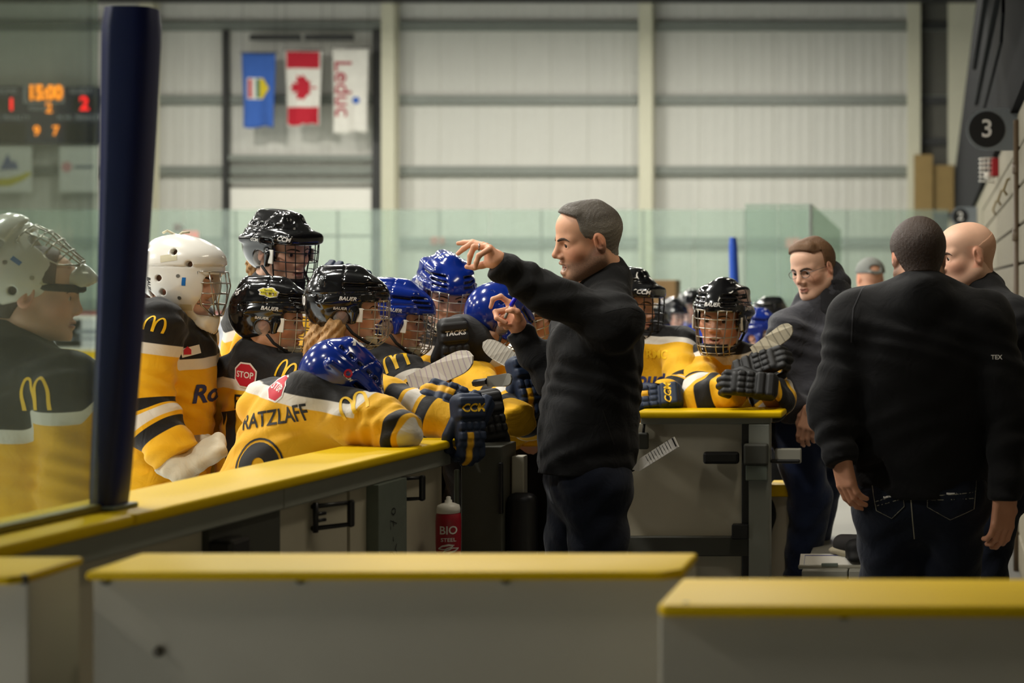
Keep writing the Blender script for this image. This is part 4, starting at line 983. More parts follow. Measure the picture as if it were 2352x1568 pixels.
def mask_goalie(h=.0036):
    s = Solid((-.14, -.18, -.22), (.14, .19, .18), h)
    s.ell((0, -.005, .035), (.108, .138, .118), .02); s.cone((0, .02, -.02), (0, .085, -.120), .098, .045, .04); s.ell((0, .03, -.02), (.106, .11, .10), .03); s.ell((0, .05, .075), (.095, .085, .05), .03)
    s.cone((0, .085, -.125), (0, .095, -.150), .040, .024, .03)
    s.warp(lambda X, Y, Z: .0032 * np.exp(-((Z - .052 - .05 * Y) / .003) ** 2) * (Y > -.06) - .004 * sstep(.05, .056, Z - .05 * Y) * (Z < .5))
    s.ell((0, -.008, .030), (.094, .122, .102), .006, sub=True); s.ell((0, .02, -.03), (.090, .095, .09), .006, sub=True); s.cone((0, .02, -.03), (0, .085, -.15), .085, .034, .006, sub=True)
    s.box((0, .16, -.035), (.078, .10, .066), .03, .006, sub=True)                       # eye opening
    s.cut((0, -.62, -.78), (0, .02, -.095))                                              # sweep from the ears to the chin
    s.cut((0, -1, -.12), (0, -.075, 0))                                                  # open back half
    for q in (-1, 1):
        for (y, z) in ((-.028, .012), (-.012, -.032), (.012, .098), (.062, .062), (.085, -.135)):
            s.ell((q * .11, y, z), (.06, .0105, .0105), .002, sub=True)
    V, Q = s.mesh(); return V, Q, {}
def mask_back(h=.0045):
    s = Solid((-.13, -.18, -.12), (.13, .0, .16), h)
    s.ell((0, -.02, .030), (.100, .130, .105), .02); s.ell((0, -.015, .025), (.088, .116, .093), .004, sub=True); s.cut((0, 1, .1), (0, -.085, 0)); s.cut((0, 0, -1), (0, 0, -.07))
    s.ell((0, -.15, .0), (.02, .05, .012), .004, sub=True)
    V, Q = s.mesh(); return V, Q, {}
def arc3(f, a, b, n=9): return [f(a + (b - a) * i / n) for i in range(n + 1)]
def cage_lines(r=.0021, boxy=.75):
    """wire face cage bowed in front of the face"""
    def pt(an, z):
        t = (z + .130) / .180; rx = .094 - .026 * (1 - t) ** 1.6; ry = .150 - .045 * max(0, .18 - t) / .18 * .9 - .012 * max(0, t - .75)
        c, s_ = math.cos(an), math.sin(an); e = boxy
        return Vector((rx * math.copysign(abs(s_) ** e, s_), -.0 + ry * abs(c) ** e * 1.0 - .008, z))
    L = []
    for z in (.044, .012, -.022, -.056, -.090, -.118): L.append((arc3(lambda a: pt(a, z), R(-74), R(74), 14), r))
    for a in (-74, -50, -30, -10, 10, 30, 50, 74): L.append((arc3(lambda z: pt(R(a), z), .046, -.128 if abs(a) < 60 else -.10, 9), r * (1.0 if abs(a) < 70 else 1.5)))
    L.append((arc3(lambda a: pt(a, -.128) + Vector((0, -.012 * math.cos(a), -.004)), R(-60), R(60), 10), r * 1.2)); L.append((arc3(lambda a: pt(a, .046), R(-74), R(74), 14), r * 1.3))
    return L
def goalie_cage_lines(r=.0022):
    P = lambda x, y, z: Vector((x, y, z)); L = []
    out = []
    for q in (-1, 1): L += [([P(q * .088, .085, .040), P(q * .086, .09, -.01), P(q * .072, .098, -.07), P(q * .03, .125, -.104)], r * 1.25), ([P(q * .04, .140, .040), P(q * .046, .148, -.005), P(q * .04, .140, -.06), P(q * .018, .138, -.100)], r), ([P(q * .074, .118, .04), P(q * .076, .128, -.01), P(q * .06, .132, -.06), P(q * .03, .128, -.100)], r)]
    for z, w, y in ((.040, .086, .142), (.004, .086, .152), (-.03, .082, .152), (-.065, .072, .146)): L.append((arc3(lambda a: P(w * math.sin(a), .085 + (y - .085) * max(0, math.cos(a)) ** .6, z), R(-90), R(90), 14), r))
    L.append((arc3(lambda a: P(.034 * math.sin(a), .118 + .02 * math.cos(a), -.102), R(-90), R(90), 8), r * 1.25))
    return L
# ================================================================ people
def A3(v): return np.array((v[0], v[1], v[2]), float)
HEADS = {}
def head_arrays(key, **kw):
    if key not in HEADS: HEADS[key] = merge(head_parts(**kw))
    return HEADS[key]
def xf(V, M, t, sc): return (V * sc) @ np.array(M).T + np.asarray(t)
HM = {}
def helmet_data(kind):
    if kind in HM: return HM[kind]
    V, Q, A = {'bauer': helmet_bauer, 'ccm': helmet_ccm, 'goalie': mask_goalie, 'goalieback': mask_back}[kind]()
    me = mesh_np('helmet_shell_' + kind, V, Q, [m_hblack], True, None, A or {'vent': np.zeros(len(V))})
    bv = BVHTree.FromPolygons([Vector(v) for v in V.tolist()], Q.tolist()); HM[kind] = (me, bv); return HM[kind]
def shared(name, me, parent, mat_=None):
    o = bpy.data.objects.new(name, me); link(o, parent=parent)
    if mat_ is not None:
        if not len(me.materials): me.materials.append(mat_)
        o.material_slots[0].link = 'OBJECT'; o.material_slots[0].material = mat_
    return o
HSUB = {}
def tubes_shared(key, name, lines, m, parent, n=6):
    if key not in HSUB:
        o = tubes(name, lines, m, parent, n); HSUB[key] = o.data; 
        o.material_slots[0].link = 'OBJECT'; o.material_slots[0].material = m
        return o
    return shared(name, HSUB[key], parent, m)
def hdecal(key, name, g, m, hel, kind, O, D, U, **kw):
    if key not in HSUB:
        o = decal(name, g, m, hel, helmet_data(kind)[1], O, D, U, off=.0009, maxseg=.008, **kw); HSUB[key] = o.data; return o
    return shared(name, HSUB[key], hel, m)
def add_helmet(root, kind, m, loc, M, sc, cage='steel', chin=None, simple=False, stickers=()):
    hel = shared('helmet', helmet_data(kind)[0], root, m)
    hel.matrix_local = Matrix.Translation(Vector(loc)) @ M.to_4x4() @ Matrix.Scale(sc, 4)
    cm = m_chrome if cage == 'steel' else m_cageblk
    if kind == 'goalie':
        tubes_shared('gcage', 'cage', goalie_cage_lines(), m_chrome, hel)
        for q in (-1, 1):
            hdecal('gtab%d' % q, 'cage_strap', move2d(rect2d(.052, .022), rot=.2 * q), m_ltape, hel, kind, (q * .25, .0, .078), (-q, 0, 0), (0, 0, 1)); hdecal('gtab2%d' % q, 'cage_strap', rect2d(.034, .020), m_ltape, hel, kind, (q * .25, .055, -.078), (-q, 0, 0), (0, 0, 1))
            hdecal('gbl%d' % q, 'blue_clip', rect2d(.011, .026), mat('clip_blue', (20, 110, 190), 0.4), hel, kind, (q * .25, .052, .005), (-q, 0, 0), (0, 0, 1))
            hdecal('glg%d' % q, 'logo', move2d(text2d('BAUER', .017, .03, .2), rot=R(-90)), m_jblack, hel, kind, (q * .25, -.062, -.012), (-q, 0, 0), (0, 0, 1))
            for zz in (.022, -.048):
                key = 'gscrew%d%d' % (q, zz * 1000); hdecal(key, 'screw', ngon2d(.006, 10), m_chrome, hel, kind, (q * .25, .034 + (zz < 0) * .006, zz), (-q, 0, 0), (0, 0, 1))
        return hel
    tubes_shared('cage', 'cage', cage_lines(), cm, hel, 6 if not simple else 6)
    if simple: return hel
    for q in (-1, 1):
        # strap from the shell corner under the ear to the chin cup; ear guard; cage clip
        tubes_shared('strap%d' % q, 'chin_strap', [([(q * .094, .005, -.045), (q * .086, .03, -.075), (q * .066, .075, -.105), (q * .03, .105, -.122)], .0055)], m_strap, hel)
        k = 'clip%d' % q
        if k not in HSUB:
            b = box('cage_clip', (q * .095, .050, -.008), (.006, .022, .05), m_white, hel, bevel=.002); HSUB[k] = (b.data, b.location.copy())
        else:
            b = shared('cage_clip', HSUB[k][0], hel, m_white); b.location = HSUB[k][1]
        k = 'earg%d' % q
        if k not in HSUB:
            V, Q = sphere_np((0, 0, 0), .03, 18, 6, .5); V = V[:, [1, 0, 2]] * np.array((q * .35, .9, 1.0)); e = mesh_np('ear_guard', V, Q, [m_clear]); HSUB[k] = e
        e = shared('ear_guard', HSUB[k], hel, m_clear); e.location = (q * .092, -.012, -.022)
    k = 'chincup'
    if k not in HSUB:
        V = []; Q = []
        for j in range(5):
            for i in range(11):
                a = R(-62 + 124 * i / 10); v = j / 4 - .5; V.append((.055 * math.sin(a), .045 + .062 * math.cos(a) - .008 * abs(v), -.106 + .042 * v))
        for j in range(4):
            for i in range(10): q0 = j * 11 + i; Q.append((q0, q0 + 1, q0 + 12, q0 + 11))
        HSUB[k] = mesh_np('chin_cup', V, Q, [m_strap])
    c = shared('chin_cup', HSUB[k], hel, m_strap if cage != 'steel' or chin == 'black' else m_ltape)
    brand = 'BAUER' if kind == 'bauer' else 'CCM'; sz = .0185 if kind == 'bauer' else .022
    for q in (-1, 1):
        hdecal('%slogo%d' % (kind, q), 'logo', text2d(brand, sz, .02, .25, xs=1.05), m_print, hel, kind, (q * .3, .056, .048) if kind == 'bauer' else (q * .25, .22, .060), (-q, -.25, 0) if kind == 'bauer' else (-q, -.75, 0), (0, .0, 1))
        if kind == 'bauer': hdecal('%slogb%d' % (kind, q), 'logo', move2d(text2d(brand, .013, .02, .25), rot=0), m_print, hel, kind, (q * .3, -.115, .012), (-q, .5, 0), (0, 0, 1))
        else: hdecal('%slogb%d' % (kind, q), 'logo', text2d(brand, .015, .02, .25), m_print, hel, kind, (q * .3, -.10, .045), (-q, .4, 0), (0, 0, 1))
    for i, (g, mm, O, D) in enumerate(stickers):
        decal('sticker', g, mm, hel, helmet_data(kind)[1], O, D, (0, 0, 1), off=.0012 + .0004 * i, maxseg=.008)
    return hel

GL = {}
def glove_mesh():
    if 'g' in GL: return GL['g']
    s = Solid((-.09, -.13, -.10), (.12, .18, .07), .004)
    s.box((0, -.055, .0), (.056, .055, .040), .03, .01); s.box((0, .035, .004), (.050, .052, .028), .02, .012)
    for j, y in enumerate((-.075, -.035)): s.box((0, y, .034), (.050, .017, .014), .010, .003)
    for j, y in enumerate((.008, .043)):
        for i in range(4): s.box((-.0375 + .025 * i, y, .026), (.0115, .0155, .014), .008, .002)
    for i in range(4):
        x = -.039 + .026 * i; L = (.9, 1.0, 1.0, .85)[i]
        s.cone((x, .075, .008), (x, .075 + .035 * L, .004), .0155, .015, .004); s.cone((x, .112 * L + .006, .0), (x, .120 * L + .01, -.028), .0150, .0145, .003); s.cone((x, .118 * L + .004, -.036), (x, .085 * L + .01, -.058), .0145, .0135, .003)
    s.cone((.045, -.01, -.012), (.066, .035, -.028), .021, .020, .008); s.cone((.068, .045, -.032), (.056, .078, -.046), .0185, .0165, .003)
    V, Q = s.mesh(); x, y, z = V.T
    trim = shell_band(x, .0005, .0245, .0015) * (y > .03) * (z > -.02) * (y < .14)
    GL['g'] = mesh_np('glove', V, Q, [m_hblack], True, None, {'trim': trim}); GL['bv'] = BVHTree.FromPolygons([Vector(v) for v in V.tolist()], Q.tolist()); return GL['g']
def glove_mat(name, rgb, trim):
    t = NT(name); col = t.mix(t.noise(14, 3), srgb(*rgb), srgb(*[min(255, c + 14) for c in rgb])); col = t.mix(t.attr('trim'), col, srgb(*trim)); t.l(col, t.b.inputs['Base Color'])
    t.b.inputs['Roughness'].default_value = .6; t.bump(t.noise(160, 3), .15, .002); return t.m
m_gnavy = glove_mat('glove_navy', (16, 32, 58), (236, 176, 20)); m_gblack = glove_mat('glove_black', (15, 15, 16), (24, 24, 25))
def glove(root, loc, M, m, sc=.95, letters=None, lm=None, turn=0):
    g = shared('glove', glove_mesh(), root, m); g.matrix_local = Matrix.Translation(Vector(loc)) @ M.to_4x4() @ Matrix.Scale(sc, 4)
    if letters:
        key = (letters, turn)
        if key not in HSUB: HSUB[key] = decal('logo', move2d(text2d(letters, .040 * 3 / len(letters), .03, .2), rot=R(turn)), lm, g, GL['bv'], (0, -.052, .2), (0, 0, -1), (0, 1, 0), off=.001, maxseg=.008).data
        else: shared('logo', HSUB[key], g, lm)
    return g
def frame(y, z):
    """rotation whose +Y is y and +Z close to z"""
    y = Vector(y).normalized(); z = Vector(z); z = (z - y * z.dot(y)).normalized(); x = y.cross(z); return Matrix((x, y, z)).transposed()

def clothes(J, p, h=.009, coll=True):
    """pullover/jersey solid round torso and arms -> V, Q, attrs (world)"""
    N, PV = J['N'], J['PV']; sh, el, wr = J['sh'], J['el'], J['wr']
    pts = np.array([N, PV] + sh + el + wr); lo = pts.min(0) - .27; hi = pts.max(0) + .27
    if 'hem' in p: lo[2] = max(lo[2], p['hem'] - .03)
    s = Solid(lo, hi, h); lat = nrm(sh[1] - sh[0]); sp = nrm(PV - N); fw = nrm(np.cross(sp, lat)) if J.get('fw') is None else nrm(J['fw'])
    C = (sh[0] + sh[1]) / 2 + sp * .10; k = .05; fns_t = []; fl = (fw, p.get('flat', .70))
    fns_t.append(s.cone(C, PV, p['rc'], p['rp'], k, flat=fl, rip=p.get('trip')))
    if 'belly' in p: fns_t.append(s.cone(C + (PV - C) * .55 + fw * p['belly'][0], PV + fw * p['belly'][0] * .8, p['belly'][1], p['belly'][1] * .95, .06, flat=fl))
    fns_t.append(s.cone(sh[0], sh[1], p['rs'], p['rs'], k)); m = (sh[0] + sh[1]) / 2
    fns_t.append(s.cone(m, N, p['rs'] * 1.0, p.get('rn', .058), k))
    for q in (0, 1): s.cone(sh[q], N - sp * -.0, p['rs'] * .85, p.get('rn', .058) * .9, .05)
    if coll: s.cone(N, N - sp * max(.001, p.get('collar', .035) - .03), p.get('rn', .06), p.get('rn', .06) * .97, .02)
    fa = []
    for q in (0, 1):
        a = s.cone(sh[q], el[q], p['ru'], p['re'], .03, rip=(p.get('rip', .004), 9, q)); b = s.cone(el[q], wr[q], p['re'], p['rw'], .025, rip=(p.get('rip', .004), 14, 1 + q)); fa.append((a, b))
    wa = p.get('wr', .0035)
    s.warp(lambda X, Y, Z: wa * (np.sin(31 * X + 9 * np.sin(13 * Z + 4 * Y) + 17 * Z) + .6 * np.sin(43 * Z - 21 * X + 5 * np.sin(19 * Y)) + .5 * np.sin(67 * Y + 29 * Z + 11 * X)))
    if 'hem' in p: s.cut((0, 0, -1), (0, 0, p['hem']))
    for q in (0, 1):
        if p.get('nocut'): break
        u = nrm(wr[q] - el[q]); s.box(wr[q] + u * .085, (.10, .075, .10), .004, .008, sub=True, rot=np.array(frame(u, (.3, .2, 1) if abs(u[2]) < .9 else (0, 1, .1))))
    V, Q = s.mesh(); dt = np.min([ev(f, V) for f in fns_t], 0); da = np.full(len(V), 9.0); sl = np.zeros(len(V)); wsum = np.full(len(V), 1e-9); ad = np.zeros(len(V))
    for q in (0, 1):
        Lf = np.linalg.norm(wr[q] - el[q]); Lu = np.linalg.norm(el[q] - sh[q])
        for j, (a, b) in enumerate(((el[q], wr[q]), (sh[q], el[q]))):
            d = ev(fa[q][1 - j], V); ba = b - a; L = np.linalg.norm(ba); t = np.clip((V - a) @ ba / (L * L), 0, 1.15 if j else 2.0)
            so = p.get('sloff', (0, 0))[q]; val = (1 - t) * L + (0 if j == 0 else Lf) + so; da = np.minimum(da, d); wt = np.exp(-np.clip(d, -.05, .3) / .012); sl += wt * val; wsum += wt; ad += wt * (Lu + Lf + so - val)
    sl /= wsum; ad /= wsum; aw = sstep(-.008, .008, dt - da); sl = np.where(aw > .5, sl, .9)
    r = V - N; v = r @ (nrm(p['ysp']) if 'ysp' in p else sp); w = r @ fw; u = np.abs(r @ lat)
    y0 = p.get('yb', .15); y1 = p.get('yf', .05)
    thr = y0 + (y1 - y0) * sstep(-.04, .07, w) + p.get('yl', .25) * np.maximum(u - .10, 0) * (w < .02)
    yo = v - thr; yo = yo * (1 - aw) + aw * np.maximum(yo, ad - p.get('ya', .05))
    return V, Q, dict(sleeve=sl, yoke=yo), fw, lat, sp
BODIES = []
def person(label, J, hd, top, p, ground=0.0, bottom=None, skin=None, head='kid', h=.009, gloves=None, name='person', group=None, clothname='jersey', legs=None, rleg=(.10, .075, .06), belly=True):
    """J joints (world), hd = (pos, yaw, pitch, roll, scale)"""
    for k_ in ('sh', 'el', 'wr'): J[k_] = [A3(v) for v in J[k_]]
    J['N'] = A3(J['N']); J['PV'] = A3(J['PV']); rt = Vector((J['PV'][0], J['PV'][1], ground)); r0 = A3(rt)
    root = empty('person', rt, label=label, cat='person', group=group)
    pos, M, sc = A3(hd[0]), rotm(*hd[1:4]), hd[4]; Mn = np.array(M)
    HV, HQ, HMI, HA = HEADS[head]
    if not p.get('keepN'): J['N'] = pos + Mn @ np.array((0, -.046, -.135)) * sc
    V, Q, A, fw, lat, sp = clothes(J, p, h)
    # body: one skin over head, torso, limbs (coarse where clothing hides it)
    lats = nrm(np.array((lat[0], lat[1], 0))); hip = [J['PV'] - lats * .09, J['PV'] + lats * .09]
    if legs is None: legs = [(A3((x[0], x[1] , ground + .48)) + A3((fw[0], fw[1], 0)) * .03, A3((x[0], x[1], ground + .08))) for x in hip]
    lo = np.minimum.reduce([J['N'], J['PV'], *J['sh'], *J['el'], *J['wr'], *[l[1] for l in legs], *[l[0] for l in legs]]) - .14; hi = np.maximum.reduce([J['N'], J['PV'], *J['sh'], *J['el'], *J['wr'], *[l[1] for l in legs], *[l[0] for l in legs]]) + .14
    b = Solid(lo, hi, .017); C = (J['sh'][0] + J['sh'][1]) / 2 + sp * .08
    b.cone(C, J['PV'], p['rc'] * .62, p['rp'] * .60, .03, flat=(fw, .7)); b.cone(J['sh'][0] + lat * .04, J['sh'][1] - lat * .04, .042, .042, .03); b.cone(C, pos - Mn[:, 2] * .10 * sc, .05, .045, .03)
    for q in (0, 1): b.chain([J['sh'][q] + (lat if q == 0 else -lat) * .03, J['el'][q], J['wr'][q] - nrm(J['wr'][q] - J['el'][q]) * .05], [.04, .034, .026], .02); b.chain([hip[q], legs[q][0], legs[q][1]], [.07, .05, .04], .02)
    BV, BQ = b.mesh(1)
    mats = [skin or m_skin, m_eye, m_iris, m_brow, m_mouth, m_teeth]
    parts = [(xf(HV, Mn, pos - r0, sc), HQ, 0, HA), (BV - r0, BQ, 0, None)]
    for (hv, hq) in (gloves or []): parts.append((hv - r0, hq, 0, None))
    k = 0; vv = []; qq = []; mm = []; at = {n: [] for n in ('lip', 'blush', 'stubble')}
    for i, (v_, q_, m_, a_) in enumerate(parts):
        vv.append(v_); qq.append(q_ + k); mm.append(HMI if i == 0 else np.zeros(len(q_), int)); k += len(v_)
        for n in at: at[n].append(a_[n] if a_ else np.full(len(v_), .25 if (n == 'blush' and i > 1) else 0.0))
    me = mesh_np('body', np.concatenate(vv), np.concatenate(qq), mats, True, np.concatenate(mm), {n: np.concatenate(x) for n, x in at.items()})
    shared('body', me, root)
    cl = shared(clothname, mesh_np(clothname, V - r0, Q, [top], True, None, A), root)
    if bottom is not None:
        t = Solid(lo - .03, hi + .03, p.get('hb', .018))
        t.cone(hip[0], hip[1], rleg[0] * 1.15, rleg[0] * 1.15, .04); t.cone(J['PV'], J['PV'] - sp * .08, p['rp'] * .80, p['rp'] * .78, .03, flat=(fw, .74))
        if 'hem' in p and p['hem'] > J['PV'][2] + .03: t.cone(J['PV'], J['PV'] - sp * ((p['hem'] - J['PV'][2]) / max(.3, abs(sp[2]))), p['rp'] * .84, p['rp'] * .84, .03, flat=(fw, .74))
        for q in (0, 1): t.chain([hip[q], legs[q][0], legs[q][1] + A3((0, 0, .02))], rleg, .03)
        t.warp(lambda X, Y, Z: .003 * (np.sin(40 * Z + 22 * X) + np.sin(61 * Z - 35 * Y + 3 * np.sin(20 * X))))
        tv, tq = t.mesh(1); tr = shared('trousers', mesh_np('trousers', tv - r0, tq, [bottom]), root)
        for q in (0, 1):
            f = nrm(np.array((fw[0], fw[1], 0))); a = legs[q][1].copy(); g = a[2] - .08; sf = Solid(a - .24, a + .24, .013)
            a[2] = g + .045; sf.cone(a - f * .05, a + f * .15, .042, .036, .02); sf.cone(a - f * .03 + np.array((0, 0, .05)), a - f * .02, .045, .045, .02)
            sf.box((a + f * .05) * np.array((1, 1, 0)) + np.array((0, 0, g + .012)), (.05, .13, .012), .006, .006, rot=np.stack([np.cross(f, (0, 0, 1)), f, np.array((0, 0, 1.0))], 1))
            fv, fq = sf.mesh(1); shared('shoe', mesh_np('shoe', fv - r0, fq, [m_strap]), root)
    bv = lambda: BVHTree.FromPolygons([Vector(x) for x in V.tolist()], Q.tolist())
    return dict(root=root, top=cl, pos=pos - r0, wpos=pos, M=M, sc=sc, bv=bv, r0=r0, fw=fw, lat=lat, sp=sp, J=J)
def put_helmet(P, kind, m, **kw): return add_helmet(P['root'], kind, m, P['pos'], P['M'], P['sc'], **kw)
HCEN = Vector((0, -.012, .045))
def headpos(px, py, Y, yaw, pitch, roll, sc):
    """head origin so that the helmet centre shows at (px, py)"""
    M = rotm(yaw, pitch, roll); return W(px, py, Y) - M @ HCEN * sc
def jdecal(P, bv, name, g, m, px, py, dirv, up, off=.002, back=.4):
    """print on the jersey: the spot is given on the wearer (px,py at the wearer's depth)"""
    D = Vector(dirv).normalized(); c = Vector((0, 0, CAMH)); hit = bv.ray_cast(c, (W(px, py, 5.0) - c).normalized())
    O = hit[0] if hit[0] is not None else W(px, py, P['J']['N'][1])
    return decal(name, g, m, P['top'], bv, O - D * .22, D, up, off=off, maxseg=.012, far=.45, mtx=Matrix.Translation(Vector(P['r0'])))
def relaxed_hand(loc, M, sc=1.0, curl=1.0, mirror=1, h=.0034):
    """hand solid: wrist at loc, +Y to the fingers, +Z back of hand, thumb on +X*mirror; returns V,Q in world"""
    s = Solid((-.09, -.06, -.11), (.09, .22, .06), h); q = mirror
    s.cone((0, -.05, 0), (0, .01, 0), .026, .027, .02, flat=((0, 0, 1), .8)); s.box((0, .048, -.002), (.038, .046, .0135), .012, .016)
    for i in range(4):
        x = q * (.030 - .020 * i); L = (.92, 1.0, .95, .78)[i]; a = np.array((x, .090 - .006 * abs(i - 1), 0)); ang = 0.35 * curl; pts = [a]; an = 0
        for ln in (.042 * L, .027 * L, .021 * L): an += ang; pts.append(pts[-1] + np.array((0, math.cos(an), -math.sin(an))) * ln); ang = .5 * curl
        s.chain(pts, [.0098, .0088, .0080, .0070], .004)
    t0 = np.array((q * .026, .012, -.008)); s.chain([t0, t0 + np.array((q * .022, .032, -.014)), t0 + np.array((q * .026, .062, -.026)), t0 + np.array((q * .020, .086, -.036))], [.015, .0115, .0098, .0078], .008)
    V, Q = s.mesh(); return xf(V, np.array(M), A3(loc), sc), Q
# ---------------------------------------------------------------- the players on the ice side
head_arrays('kid', h=.0036, kid=True, neck=-.01); head_arrays('kidopen', h=.0036, kid=True, mouth=.006, neck=-.01)
KP = dict(rc=.175, rp=.190, flat=.72, rs=.080, ru=.082, re=.074, rw=.060, rn=.060)
def KPx(**kw): d = dict(KP); d.update(kw); return d
def kid(label, hc, yaw, pitch, roll, sc, N, PV, sh, el, wr, helmet, hm, p=None, head='kid', cage='steel', top=None, h=.0085, simple=False, stickers=(), ground=ICE_Z, chin=None, skin=None, **kw):
    pos = headpos(*hc, yaw, pitch, roll, sc) if helmet else W(*hc)
    P = person(label, dict(N=W(*N), PV=W(*PV), sh=[W(*v) for v in sh], el=[W(*v) for v in el], wr=[W(*v) for v in wr], fw=kw.pop('fw', None)), (pos, yaw, pitch, roll, sc), top or m_jersey, p or KP, ground, m_blackcloth, skin, head, h, **kw)
    if helmet: P['hel'] = put_helmet(P, helmet, hm, cage=cage, simple=simple, stickers=stickers, chin=chin)
    return P
def hair_lock(P, name, pts, rs, m, k=.02, h=.006, wave=.004):
    """hanging hair given in world points"""
    pts = [A3(x) for x in pts]; lo = np.min(pts, 0) - .09; hi = np.max(pts, 0) + .09; s = Solid(lo, hi, h); s.chain(pts, rs, k)
    s.warp(lambda X, Y, Z: wave * (np.sin(190 * X + 60 * Y + 8 * np.sin(26 * Z)) + .7 * np.sin(310 * X - 120 * Y + 12 * Z)))
    V, Q = s.mesh(1); return shared(name, mesh_np(name, V - P['r0'], Q, [m], True, None, {'grey': np.zeros(len(V))}), P['root'])
stick_g = join2d(move2d(text2d('LEDUC', .009, .02), 0, .006), move2d(text2d('ROUGHNECKS', .0075, .02), 0, -.004))
blob = poly2d([(.034 * math.cos(a) * (1 + .12 * math.sin(7 * a)), .018 * math.sin(a) * (1 + .15 * math.cos(5 * a))) for a in np.linspace(0, 2 * math.pi, 30)[:-1]])
def roughstick(q, y, z): return [(blob, m_stopw, (q * .3, y, z), (-q, 0, -.45)), (move2d(blob, s=.85), m_stick_y, (q * .3, y, z), (-q, 0, -.45)), (stick_g, m_jblack, (q * .3, y, z), (-q, 0, -.45))]
def numstick(s, O, D, size=.034): return [(text2d(s, size, .03), m_stopw, O, D)]

# tall player, black helmet with black cage, looking over the others
K3 = kid('tall player in black helmet with black wire cage standing behind the huddle', (643, 549, 6.35), -116, -8, 3, 1.0, (640, 690, 6.4), (660, 1200, 6.5), [(572, 735, 6.5), (720, 735, 6.3)], [(545, 900, 6.55), (760, 880, 6.15)], [(600, 1010, 6.3), (800, 960, 6.0)], 'ccm', m_hblack, cage='black', chin='black', fw=(.5, -1, 0))
hair_lock(K3, 'hair', [W(588, 610, 6.42), W(592, 650, 6.44), W(584, 700, 6.46)], [.035, .03, .022], m_hair_bl)
tubes('loose_strap', [([Vector((-.085, -.10, -.055)), Vector((-.105, -.135, -.04)), Vector((-.11, -.165, -.02))], .006)], m_strap, K3['hel'])
# player 16, back to us
K4 = kid('player with 16 on a black helmet and a stop patch on the jersey back', (622, 706, 6.0), -82, -6, 2, .95, (606, 826, 6.02), (585, 1200, 6.05), [(538, 872, 6.1), (690, 872, 5.95)], [(516, 985, 6.2), (735, 960, 6.0)], [(600, 1030, 6.35), (800, 985, 6.05)], 'bauer', m_hblack,
        p=KPx(rc=.165, rp=.175, yb=.075), stickers=roughstick(1, -.005, .20) + numstick('16', (.10, -.25, .15), (-.35, 1, -.45)), fw=(.5, 1, 0))
bv = K4['bv'](); jd = (.1, 1, .05); UPZ = (0, 0, 1)
octo = lambda r: ngon2d(r, 8, R(22.5))
def stop_patch(P, bv, px, py, dirv, up, s=1.0):
    jdecal(P, bv, 'stop_patch', octo(.047 * s), m_stopw, px, py, dirv, up, .002); jdecal(P, bv, 'stop_patch_red', octo(.041 * s), m_stopred, px, py, dirv, up, .003); jdecal(P, bv, 'stop_lettering', text2d('STOP', .030 * s, .02, xs=.9), m_stopw, px, py, dirv, up, .004)
stop_patch(K4, bv, 563, 861, jd, (.12, 0, 1))
jdecal(K4, bv, 'name_lettering', text2d('FYSH', .068, .012, xs=.9), m_jblack, 572, 926, jd, UPZ)
jdecal(K4, bv, 'arches', arches2d(.075), m_gold, 655, 852, jd, (.35, 0, 1))
jdecal(K4, bv, 'back_number', join2d(stroke2d([(-.05, .07), (.0, .10), (0, -.14)], .05)), m_jblack, 530, 1012, jd, UPZ)
# player 10 with long blonde hair
K5 = kid('player with 10 on a black helmet and long blonde hair leaning on the rail', (794, 682, 5.8), -78, -4, 4, .93, (770, 838, 5.85), (720, 1180, 5.95), [(716, 885, 6.0), (822, 895, 5.72)], [(790, 1000, 6.1), (885, 925, 5.52)], [(880, 1000, 6.0), (1046, 976, 5.47)], 'bauer', m_hblack, p=KPx(rc=.15, rp=.16, re=.078, rw=.062, yb=.1),
        stickers=numstick('10', (.06, -.25, .03), (-.25, 1, -.05), .045), fw=(1, .4, 0))
hair_lock(K5, 'hair', [W(752, 742, 5.80), W(738, 790, 5.76), W(724, 862, 5.72)], [.052, .050, .040], m_hair_bl)
hair_lock(K5, 'hair_strand', [W(770, 755, 5.72), W(752, 800, 5.70), W(742, 862, 5.68)], [.034, .034, .024], m_hair_bl)
# blue helmet, profile
K7 = kid('player in royal blue helmet with silver cage seen in profile among the huddle', (905, 708, 6.2), -84, -8, 3, .94, (902, 822, 6.22), (880, 1200, 6.3), [(850, 880, 6.35), (925, 872, 6.08)], [(870, 985, 6.3), (980, 955, 5.95)], [(950, 1000, 6.2), (1060, 990, 5.85)], 'bauer', m_hblue, p=KPx(rc=.15, rp=.16, yb=.12), fw=(1, .25, 0))
hair_lock(K7, 'hair', [W(905, 765, 6.22), W(905, 800, 6.2)], [.055, .035], m_hair_d)
bv = K7['bv'](); jdecal(K7, bv, 'arches', arches2d(.085), m_gold, 906, 828, (0, 1, -.25), (-.5, 0, 1))
tubes('neck_guard_strap', [([(.045, .02, -.10), (.05, .055, -.15), (.06, .09, -.215)], .011)], m_stopw, K7['hel'])
# blue helmet half hidden
K8 = kid('player in blue helmet with yellow sticker mostly hidden behind the others', (956, 730, 6.6), -80, -12, 0, .95, (950, 850, 6.6), (940, 1200, 6.7), [(900, 880, 6.7), (1000, 880, 6.5)], [(900, 990, 6.6), (1020, 980, 6.3)], [(960, 1010, 6.4), (1060, 1000, 6.2)], 'bauer', m_hblue, p=KPx(rc=.15, rp=.16), h=.012, stickers=roughstick(1, .045, .20), fw=(1, .2, 0))
